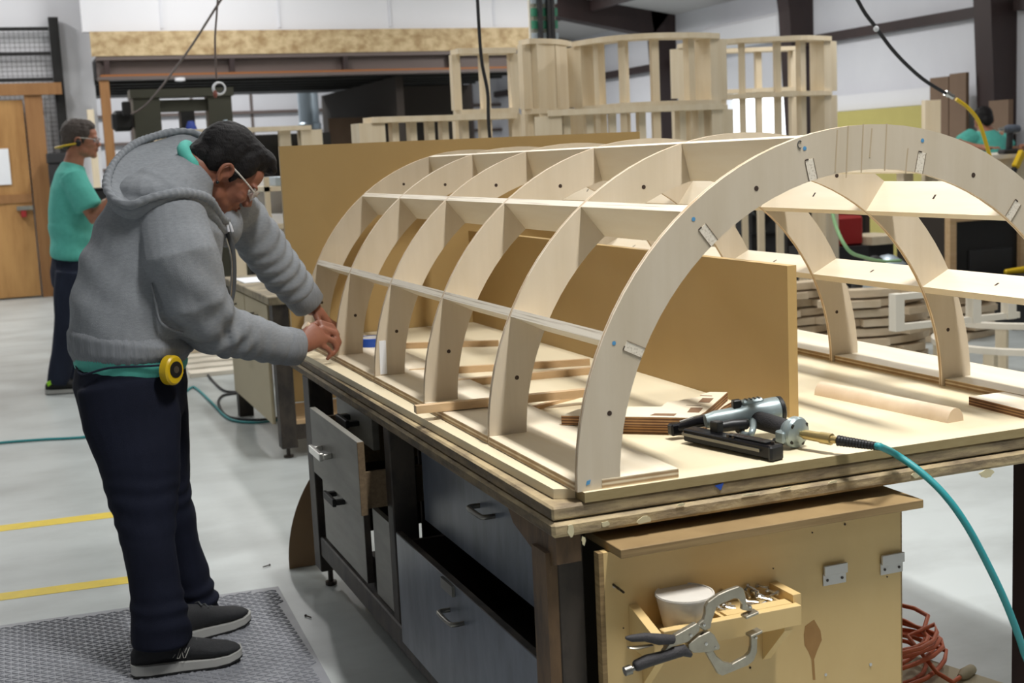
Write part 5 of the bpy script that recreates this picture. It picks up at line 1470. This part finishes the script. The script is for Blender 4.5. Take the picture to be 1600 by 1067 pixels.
# hoodie
hd = MB()
hd.chain([A(204, 534, 1.80), A(211, 490, 1.80), A(227, 440, 1.80), A(247, 385, 1.80), A(262, 335, 1.80), A(278, 300, 1.80), A(300, 278, 1.80)],
         [(0.195, 0.176), (0.200, 0.186), (0.195, 0.192), (0.195, 0.190), (0.20, 0.172), (0.16, 0.125), (0.10, 0.085)], n=32)
hd.chain([A(270, 343, 1.66), A(283, 400, 1.60), A(303, 462, 1.62), A(332, 510, 1.67), A(385, 525, 1.735), A(440, 540, 1.782)], [0.098, 0.108, 0.098, 0.082, 0.071, 0.058], n=22)
hd.chain([A(352, 322, 1.93), A(376, 335, 2.01), A(406, 377, 2.035), A(440, 424, 2.05), A(468, 457, 2.062)], [0.085, 0.074, 0.078, 0.070, 0.060], n=22)
hd.ell(A(232, 300, 1.80), (0.10, 0, 0), (0, 0.17, 0), (0, 0, 0.06))
hd.ell(A(352, 350, 1.86), (0.05, 0, 0), (0, 0.10, 0), (0, 0, 0.07))
ra, rb, rc = np.array(A(283, 400, 1.60)), np.array(A(332, 510, 1.67)), np.array(A(440, 540, 1.782))
la, lb = np.array(A(376, 335, 2.01)), np.array(A(468, 457, 2.062))
ta, tb = np.array(A(204, 534, 1.80)), np.array(A(262, 335, 1.80))


def hoodie_disp(P):
    w = sn(P, 9, 21); w2 = sn(P, 24, 22); w3 = sn(P, 17, 24)
    d = 0.003 * w2 + 0.0018 * sn(P, 60, 23)
    t, q, L = seg(P, rb, rc)
    mk = np.exp(-(q / 0.11) ** 4) * (t > -0.04)
    d += mk * 0.0040 * np.sin(t * 110 + 55 * P[:, 2] + 3.2 * w + 2.4 * w2) * (0.6 + 0.5 * w3)
    t, q, L = seg(P, ra, rb)
    mk = np.exp(-(q / 0.13) ** 4) * np.clip((t - 0.35 * L) / (0.4 * L), 0, 1)
    d += mk * 0.006 * np.sin(t * 85 + 3.0 * w + 2 * w2) * (0.6 + 0.5 * w3)
    t, q, L = seg(P, la, lb)
    mk = np.exp(-(q / 0.10) ** 4)
    d += mk * 0.0045 * np.sin(t * 105 + 70 * P[:, 1] + 3.2 * w + 2.4 * w2) * (0.6 + 0.5 * w3)
    # long pulls across the side of the trunk towards the shoulder
    t, q, L = seg(P, ta, tb)
    mk = np.clip(1 - np.abs(t - 0.5 * L) / (0.75 * L), 0, 1) * (P[:, 0] < -0.36)
    d += mk * 0.005 * (0.5 + 0.6 * w3) * np.sin((P[:, 2] * 0.9 + P[:, 0] * 0.9) * 48 + 2.4 * w)
    return d


HO = organic('hoodie', hd, 0.006, 4, M['hoodie'], P1, hoodie_disp)
# hood lying open behind the neck: a cloth bowl between its rim and the shoulders
def loop(pts, k=5):
    P = [A(*p) for p in pts]
    n = len(P)
    out = []
    for i in range(n):
        p0, p1, p2, p3 = P[i - 1], P[i], P[(i + 1) % n], P[(i + 2) % n]
        for q in range(k):
            t = q / k
            out.append(0.5 * ((2 * p1) + (p2 - p0) * t + (2 * p0 - 5 * p1 + 4 * p2 - p3) * t * t + (3 * p1 - p0 - 3 * p2 + p3) * t ** 3))
    return out


RIM = loop([(350, 345, 1.73), (326, 313, 1.64), (290, 302, 1.59), (245, 308, 1.575), (205, 322, 1.60), (178, 312, 1.66), (167, 288, 1.74), (180, 254, 1.82), (212, 226, 1.90), (255, 211, 1.95), (298, 208, 1.97), (328, 226, 1.95), (345, 255, 1.93), (354, 300, 1.90), (358, 338, 1.83)])
BAS = loop([(346, 366, 1.76), (318, 345, 1.70), (288, 342, 1.66), (250, 346, 1.65), (218, 352, 1.68), (196, 348, 1.73), (186, 332, 1.79), (192, 310, 1.85), (215, 290, 1.90), (255, 275, 1.95), (295, 270, 1.97), (325, 280, 1.95), (345, 300, 1.93), (356, 330, 1.90), (360, 356, 1.83)])
PIT = A(282, 276, 1.80)
rings = [BAS, [b.lerp(r, 0.35) + (b.lerp(r, 0.35) - PIT).normalized() * 0.016 for b, r in zip(BAS, RIM)], [b.lerp(r, 0.75) + (r - PIT).normalized() * 0.014 for b, r in zip(BAS, RIM)], RIM,
         [r.lerp(PIT, 0.10) + V(0, 0, 0.004) for r in RIM], [r.lerp(PIT, 0.28) + V(0, 0, -0.014) for r in RIM], [r.lerp(PIT, 0.52) + V(0, 0, 0.002) for r in RIM], [r.lerp(PIT, 0.75) + V(0, 0, 0.008) for r in RIM], [r.lerp(PIT, 0.93) + V(0, 0, 0.004) for r in RIM]]
nr = len(RIM)
hb = MB()
pts = np.array([tuple(p) for rg in rings for p in rg])
fold = 0.005 * sn(pts, 22, 31) + 0.004 * np.sin((pts[:, 0] * 0.7 - pts[:, 2] + 0.4 * pts[:, 1]) * 70 + 2.5 * sn(pts, 14, 32))
dirs = np.array([tuple((Vector(p) - PIT).normalized()) for p in pts]) * np.array([0.6, 0.6, 0.2]) + np.array([0, 0, 0.6])
pts = pts + dirs * fold[:, None]
hb.add(pts, [(a * nr + k, a * nr + (k + 1) % nr, (a + 1) * nr + (k + 1) % nr, (a + 1) * nr + k) for a in range(len(rings) - 1) for k in range(nr)] + [tuple((len(rings) - 1) * nr + k for k in range(nr))])
HH = hb.build('hood', M['hoodie'], P1, smooth=3)
sd = HH.modifiers.new('sub', 'SUBSURF'); sd.levels = 1; sd.render_levels = 1
rl_ = [r + V(0, 0, 0.003) for r in RIM]
rm_ = MB(); rm_.tube(rl_ + [rl_[0]], 0.0125, 12)
organic('hood_rim', rm_, 0.0045, 3, M['hoodie'], P1, lambda P: 0.0012 * np.sin((P[:, 0] + P[:, 2] * .3) * 300 + P[:, 1] * 240 + 2 * sn(P, 30, 7)) + 0.003 * sn(P, 40, 6))
MB().tube([A(345, 338, 1.765), A(356, 360, 1.77), A(364, 400, 1.77), A(364, 450, 1.76), A(356, 486, 1.74)], 0.009, 8, smooth=5).build('zip_band', M['zip'], P1, smooth=1)
MB().tube([A(353, 372, 1.75), A(362, 410, 1.755), A(360, 470, 1.745)], 0.0028, 6, smooth=5).build('zip_teeth', M['chrome'], P1, smooth=1)
for sx in (0, 1):
    MB().tube([A(350 + 4 * sx, 342, 1.75), A(355 + 5 * sx, 352, 1.745), A(357 + 6 * sx, 362, 1.745)], 0.0042, 8, smooth=4).build('drawstring', M['white_wall'], P1, smooth=1)
# pocket with a dark opening, ribbed waistband and cuffs
MB().tube([A(236, 442, 1.585), A(243, 470, 1.585), A(252, 505, 1.59), A(286, 520, 1.60)], 0.004, 8, smooth=5).build('pocket_seam', M['rib'], P1, smooth=1)
wbm = MB().chain([A(206, 558, 1.80), A(204, 546, 1.80), A(206, 528, 1.80), A(207, 520, 1.80)], [(0.192, 0.160), (0.206, 0.176), (0.210, 0.182), (0.200, 0.172)], n=32)
organic('waistband', wbm, 0.006, 3, M['rib'], P1, lambda P: 0.0012 * np.sin(np.arctan2(P[:, 1] - 1.8, P[:, 0] + 0.64) * 150) + 0.003 * sn(P, 18, 8))
for nm, p in (('cuff', [A(436, 539, 1.778), A(450, 541, 1.79), A(466, 542.5, 1.80)]), ('cuff', [A(462, 450, 2.058), A(472, 462, 2.065), A(483, 476, 2.072)])):
    MB().chain(p, [0.058, 0.060, 0.056], n=24, caps=0.25).build(nm, M['rib'], P1, smooth=1.2)
# shirt: collar inside the hood and the hem below the hoodie
MB().tube([A(318, 280, 1.74), A(302, 258, 1.74), A(288, 238, 1.78), A(290, 228, 1.84), A(306, 232, 1.90)], [0.014, 0.018, 0.02, 0.018, 0.014], 10, smooth=5).build('shirt_collar', M['teal'], P1, smooth=1)
shm = MB().chain([A(203, 572, 1.80), A(203, 556, 1.80), A(206, 540, 1.80)], [(0.186, 0.158), (0.192, 0.164), (0.185, 0.156)], n=32)
organic('shirt_hem', shm, 0.006, 2, M['teal'], P1, lambda P: 0.004 * sn(P, 26, 9))
# jeans
jm = MB()
jm.chain([A(203, 566, 1.80), A(202, 600, 1.80), A(206, 645, 1.80)], [(0.182, 0.156), (0.19, 0.166), (0.185, 0.150)], n=28)
jm.chain([A(196, 600, 1.70), A(206, 660, 1.685), A(216, 715, 1.65), A(225, 780, 1.62), A(233, 850, 1.585), A(244, 920, 1.565), A(252, 975, 1.556), A(254, 1003, 1.555)], [(0.10, 0.135), (0.105, 0.138), (0.10, 0.118), (0.092, 0.100), (0.085, 0.074), (0.08, 0.070), (0.085, 0.080), (0.088, 0.085)], n=24, caps=0.15)
jm.chain([A(222, 600, 1.90), A(238, 660, 1.91), A(252, 715, 1.91), A(268, 780, 1.91), A(282, 850, 1.91), A(297, 912, 1.912), A(308, 942, 1.915), A(308, 968, 1.915)], [(0.10, 0.125), (0.105, 0.112), (0.10, 0.088), (0.09, 0.064), (0.08, 0.058), (0.08, 0.062), (0.085, 0.070), (0.085, 0.062)], n=24, caps=0.15)
kn1, kn2 = np.array(A(216, 715, 1.65)), np.array(A(254, 1003, 1.555))
fl1, fl2 = np.array(A(252, 715, 1.91)), np.array(A(308, 968, 1.915))


def jeans_disp(P):
    w = sn(P, 10, 41)
    w2 = sn(P, 26, 45); w3 = sn(P, 16, 46)
    d = 0.004 * sn(P, 20, 42) + 0.0025 * sn(P, 50, 43)
    for a, b, ph in ((kn1, kn2, 0), (fl1, fl2, 1.7)):
        t, q, L = seg(P, a, b)
        m1 = np.exp(-(q / 0.12) ** 4) * np.clip((t - 0.62 * L) / (0.3 * L), 0, 1)
        d += m1 * 0.0065 * (0.6 + 0.5 * w3) * np.sin(t * 95 + 3.4 * w + 2.2 * w2 + ph)
        m2 = np.exp(-(q / 0.12) ** 4) * np.exp(-((t - 0.25 * L) / 0.09) ** 2)
        d += m2 * 0.0035 * np.sin(t * 100 + 3.4 * w + 2 * w2 + ph)
    return d


organic('jeans', jm, 0.0065, 5, M['jeans'], P1, jeans_disp)
MB().tube([A(118, 566, 1.78), A(128, 585, 1.68), A(170, 575, 1.62), A(230, 572, 1.60), A(262, 570, 1.62)], 0.0035, 6, smooth=5).build('belt_seam', M['jeans2'], P1, smooth=1)
h0_, t0_ = A(207, 1046, 1.553), A(376, 1035, 1.553)
shoe(P1, (h0_.x, 1.560), (t0_.x, 1.540), 0.0153, 1, logo=True)
t1_ = at(386, 963, 'z', 0.03); h1_ = at(298, 990, 'z', 0.03)
dd = (t1_ - h1_).normalized()
shoe(P1, (t1_.x - dd.x * 0.30, t1_.y - dd.y * 0.30), (t1_.x, t1_.y), 0.0153, 1)
# tape measure clipped on the jeans
tm = thing('tape_measure', 'yellow tape measure clipped to the bending worker\'s jeans pocket', 'tape measure', A(270, 577, 1.60))
tc_ = A(268, 577, 1.595)
dt_ = V(0.62, -0.78, 0.0).normalized()
ut = V(0, 0, 1); rt = dt_.cross(ut)
sh = []
for t in np.linspace(0, 2 * PI, 26)[:-1]:
    rr_ = 0.040 + (0.006 * max(0, math.cos(t + 0.9)) ** 2)
    sh.append(rt * rr_ * 0.86 * math.cos(t) + ut * rr_ * math.sin(t))
MB().prism([tc_ + p - dt_ * 0.017 for p in sh], dt_ * 0.034).build('case', M['yellowpl'], tm, smooth=0.8, bevel=0.005)
MB().lathe(tc_ + dt_ * 0.0172, dt_, [(0, 0.0), (0, 0.023), (0.0012, 0.0235), (0.0014, 0.0)], 24).build('dark_disc', M['blackpl'], tm, smooth=0.6)
MB().lathe(tc_ + dt_ * 0.0187, dt_, [(0, 0), (0, 0.010), (0.001, 0.010), (0.001, 0)], 16).build('label_disc', M['handle'], tm, smooth=0.6)
MB().obox(tc_ + rt * -0.038 + V(0, 0, -0.012), (0.004, 0, 0), (0, 0.008, 0), (0, 0, 0.006)).build('tape_hook', M['chrome'], tm)
MB().obox(tc_ - dt_ * 0.02, rt * 0.008, dt_ * 0.0025, ut * 0.028).build('belt_clip', M['chrome'], tm)
# the dowel he holds
dl = MB().tube([A(476, 508, 1.855), A(522, 541, 1.862)], 0.0150, 18)
props(dl.build('held_dowel', M['dowel'], smooth=0.8), 'short pale dowel held in the bending worker\'s hands', 'dowel')

# ------------------------------------------------------------------ the standing man behind
Y0 = 7.0
H2 = Head(A(124, 225, Y0), (0.99, -0.12, -0.10), (0.10, 0, 0.99), 1.06)
b2_ = MB(); H2.skin(b2_)
b2_.chain([A(110, 410, Y0), A(111, 360, Y0), A(112, 310, Y0), A(110, 275, Y0), A(112, 262, Y0)], [(0.13, 0.08), (0.14, 0.09), (0.15, 0.09), (0.13, 0.06), (0.07, 0.05)], n=20)
b2_.chain([A(112, 268, Y0), A(117, 246, Y0), H2.q(-0.01, 0.01)], [0.07, 0.06, 0.058], n=16)
b2_.chain([A(118, 280, 6.82), A(136, 322, 6.77), A(145, 340, 6.77), A(162, 326, 6.70), A(170, 316, 6.68)], [0.05, 0.05, 0.046, 0.038, 0.03], n=14)
b2_.chain([A(108, 275, 7.20), A(122, 322, 7.24), A(132, 338, 7.24), A(160, 322, 7.1), A(172, 314, 7.05)], [0.06, 0.052, 0.048, 0.038, 0.03], n=14)
for yy, hx_ in ((6.68, 171), (7.04, 173)):
    w0 = A(hx_ - 2, 313, yy)
    b2_.chain([w0, w0 + V(0.05, 0, 0.02), w0 + V(0.085, 0, 0.015)], [(0.028, 0.022), (0.04, 0.02), (0.04, 0.014)], n=12)
    for k in range(4):
        f0 = w0 + V(0.085, -0.03 + 0.02 * k, 0.015)
        b2_.chain([f0, f0 + V(0.035, 0, 0.0), f0 + V(0.055, 0, -0.02), f0 + V(0.055, 0, -0.04)], [0.0105, 0.0095, 0.009, 0.007], n=8, caps=1.0)
    b2_.chain([w0 + V(0.03, 0.02, 0.01), w0 + V(0.06, 0.045, 0.0), w0 + V(0.09, 0.05, -0.01)], [0.013, 0.011, 0.008], n=8, caps=1.0)
b2_.chain([A(111, 445, 6.90), A(106, 500, 6.88), A(98, 560, 6.90), A(90, 602, 6.92)], [0.07, 0.055, 0.045, 0.038], n=14)
b2_.chain([A(114, 445, 7.10), A(116, 500, 7.14), A(116, 560, 7.16), A(114, 592, 7.16)], [0.07, 0.055, 0.045, 0.038], n=14)
P2 = organic('person', b2_, 0.0065, 4, M['skin2'], org=A(100, 612, Y0))
props(P2, 'person in a teal shirt and jeans standing behind, wearing ear plugs and clear glasses', 'person')
H2.eyes(P2, M['skin2'])
hm = MB(); H2.hair(hm, fore=False)
organic('hair', hm, 0.006, 3, M['hair2'], P2, lambda P: 0.002 * sn(P, 200, 14))
H2.glasses(P2)
for s in (-1, 1):
    MB().ell(H2.q(0.0, 0.004, 0.092 * s), (0.020, 0, 0), (0, 0.012, 0), (0, 0, 0.024), 12, 8).build('ear_plug', M['blackpl'], P2, smooth=3)
MB().tube([H2.q(-0.01, 0.0, -0.095), H2.q(-0.09, -0.02, -0.085), H2.q(-0.135, -0.03, -0.03), H2.q(-0.135, -0.03, 0.03), H2.q(-0.09, -0.02, 0.085), H2.q(-0.01, 0.0, 0.095)], 0.007, 8, smooth=5).build('ear_plug_band', M['yellowpl'], P2, smooth=1)
s2_ = MB()
s2_.chain([A(110, 402, Y0), A(111, 370, Y0), A(112, 330, Y0), A(112, 295, Y0), A(111, 272, Y0), A(114, 258, Y0)], [(0.195, 0.128), (0.20, 0.142), (0.21, 0.145), (0.22, 0.135), (0.18, 0.10), (0.085, 0.075)], n=24, caps=0.2)
s2_.chain([A(114, 275, 6.83), A(126, 300, 6.78), A(138, 324, 6.76)], [0.085, 0.086, 0.088], n=18, caps=0.15)
s2_.chain([A(108, 275, 7.18), A(118, 300, 7.22), A(126, 322, 7.24)], [0.085, 0.086, 0.088], n=18, caps=0.15)
organic('shirt', s2_, 0.008, 4, M['teal'], P2, lambda P: 0.007 * sn(P, 16, 51) + 0.005 * np.sin((P[:, 2] + 0.4 * P[:, 0]) * 42 + 2 * sn(P, 8, 52)) * (P[:, 2] < 1.12))
j2_ = MB()
j2_.chain([A(110, 398, Y0), A(110, 425, Y0), A(110, 445, Y0)], [(0.17, 0.12), (0.18, 0.128), (0.17, 0.115)], n=20)
j2_.chain([A(110, 425, 6.88), A(106, 490, 6.88), A(99, 550, 6.90), A(91, 598, 6.92)], [0.105, 0.088, 0.074, 0.07], n=16, caps=0.15)
j2_.chain([A(113, 425, 7.12), A(116, 490, 7.14), A(117, 550, 7.16), A(116, 588, 7.16)], [0.105, 0.088, 0.074, 0.07], n=16, caps=0.15)
organic('jeans', j2_, 0.008, 3, M['jeans2'], P2, lambda P: 0.006 * sn(P, 22, 53))
q = A(91, 600, 6.92)
u_ = shoe(P2, (q.x - 0.08, 6.93), (q.x + 0.21, 6.88), 0.0005, 1, 'sole_dark')
MB().obox((q.x - 0.05, 6.88, 0.085), (0.02, 0, 0.012), (0, 0.012, 0), (-0.004, 0, 0.012)).build('heel_tab', M['neon'], u_)
q = A(116, 590, 7.16)
shoe(P2, (q.x - 0.08, 7.17), (q.x + 0.21, 7.12), 0.0005, 1, 'sole_dark')

# ------------------------------------------------------------------ the third worker, far right, seen from behind
Y3 = 8.0
H3 = Head(A(1538, 192, Y3), (0.25, 0.95, -0.3), (0, 0.3, 0.95), 1.0)
b3 = MB(); H3.skin(b3)
c3 = A(1541, 215, Y3)
b3.chain([V(c3.x, Y3 - 0.1, 0.9), V(c3.x, Y3 - 0.05, 1.15), V(c3.x, Y3, 1.36), V(c3.x - 0.01, Y3, 1.46)], [(0.15, 0.12), (0.15, 0.12), (0.16, 0.11), (0.08, 0.07)], lat=(1, 0, 0), n=18)
b3.chain([V(c3.x - 0.01, Y3, 1.42), H3.q(-0.01, 0)], [0.06, 0.055], n=14)
for s in (-1, 1):
    sx = c3.x + 0.19 * s
    b3.chain([V(sx, Y3, 1.40), V(sx + 0.14 * s, Y3 + 0.05, 1.26), V(sx + 0.02 * s, Y3 - 0.25, 1.28)] if s > 0 else [V(sx, Y3, 1.40), V(sx - 0.16, Y3 - 0.03, 1.34), V(sx - 0.05, Y3 - 0.28, 1.29)], [0.055, 0.048, 0.035], n=12)
    w0 = V(sx + (0.02 if s > 0 else -0.05), Y3 - 0.28, 1.29)
    b3.chain([w0, w0 + V(0, -0.07, 0.0)], [(0.035, 0.018), (0.038, 0.014)], lat=(1, 0, 0), n=10)
    for k in range(4):
        f0 = w0 + V(-0.03 + 0.02 * k, -0.08, 0)
        b3.chain([f0, f0 + V(0, -0.035, 0.006), f0 + V(0, -0.07, -0.008)], [0.010, 0.009, 0.007], n=8, caps=1.0)
    b3.chain([w0 + V(-0.03 * s, -0.02, 0), w0 + V(-0.055 * s, -0.06, 0), w0 + V(-0.05 * s, -0.09, 0)], [0.012, 0.010, 0.008], n=8, caps=1.0)
    b3.chain([V(c3.x + 0.09 * s, Y3 - 0.1, 0.9), V(c3.x + 0.10 * s, Y3 - 0.12, 0.48), V(c3.x + 0.10 * s, Y3 - 0.05, 0.06)], [0.08, 0.055, 0.04], n=12)
P3 = organic('person', b3, 0.008, 3, M['skin2'], org=V(c3.x, Y3, 0))
props(P3, 'person with dark hair in a teal shirt bending over the far table', 'person')
hm = MB(); H3.hair(hm)
organic('hair', hm, 0.007, 3, M['hair'], P3, lambda P: 0.002 * sn(P, 200, 15))
s3 = MB()
s3.chain([V(c3.x, Y3 - 0.1, 0.86), V(c3.x, Y3 - 0.06, 1.12), V(c3.x, Y3, 1.34), V(c3.x - 0.01, Y3, 1.45)], [(0.18, 0.15), (0.19, 0.15), (0.215, 0.14), (0.09, 0.08)], lat=(1, 0, 0), n=22, caps=0.2)
s3.chain([V(c3.x + 0.17, Y3, 1.39), V(c3.x + 0.30, Y3 + 0.04, 1.29)], [0.085, 0.08], n=14, caps=0.2)
s3.chain([V(c3.x - 0.17, Y3, 1.39), V(c3.x - 0.32, Y3 - 0.02, 1.345)], [0.085, 0.08], n=14, caps=0.2)
organic('shirt', s3, 0.009, 4, M['teal'], P3, lambda P: 0.008 * sn(P, 16, 61))
j3 = MB()
j3.chain([V(c3.x, Y3 - 0.1, 0.94), V(c3.x, Y3 - 0.1, 0.78)], [(0.17, 0.13), (0.17, 0.13)], lat=(1, 0, 0), n=18)
for s in (-1, 1):
    j3.chain([V(c3.x + 0.09 * s, Y3 - 0.1, 0.84), V(c3.x + 0.10 * s, Y3 - 0.12, 0.48), V(c3.x + 0.10 * s, Y3 - 0.05, 0.08)], [0.10, 0.08, 0.07], n=14, caps=0.15)
organic('jeans', j3, 0.009, 3, M['jeans2'], P3)
for s in (-1, 1):
    shoe(P3, (c3.x + 0.1 * s, Y3 + 0.05), (c3.x + 0.11 * s, Y3 - 0.24), 0.0005, 1, 'sole_dark')
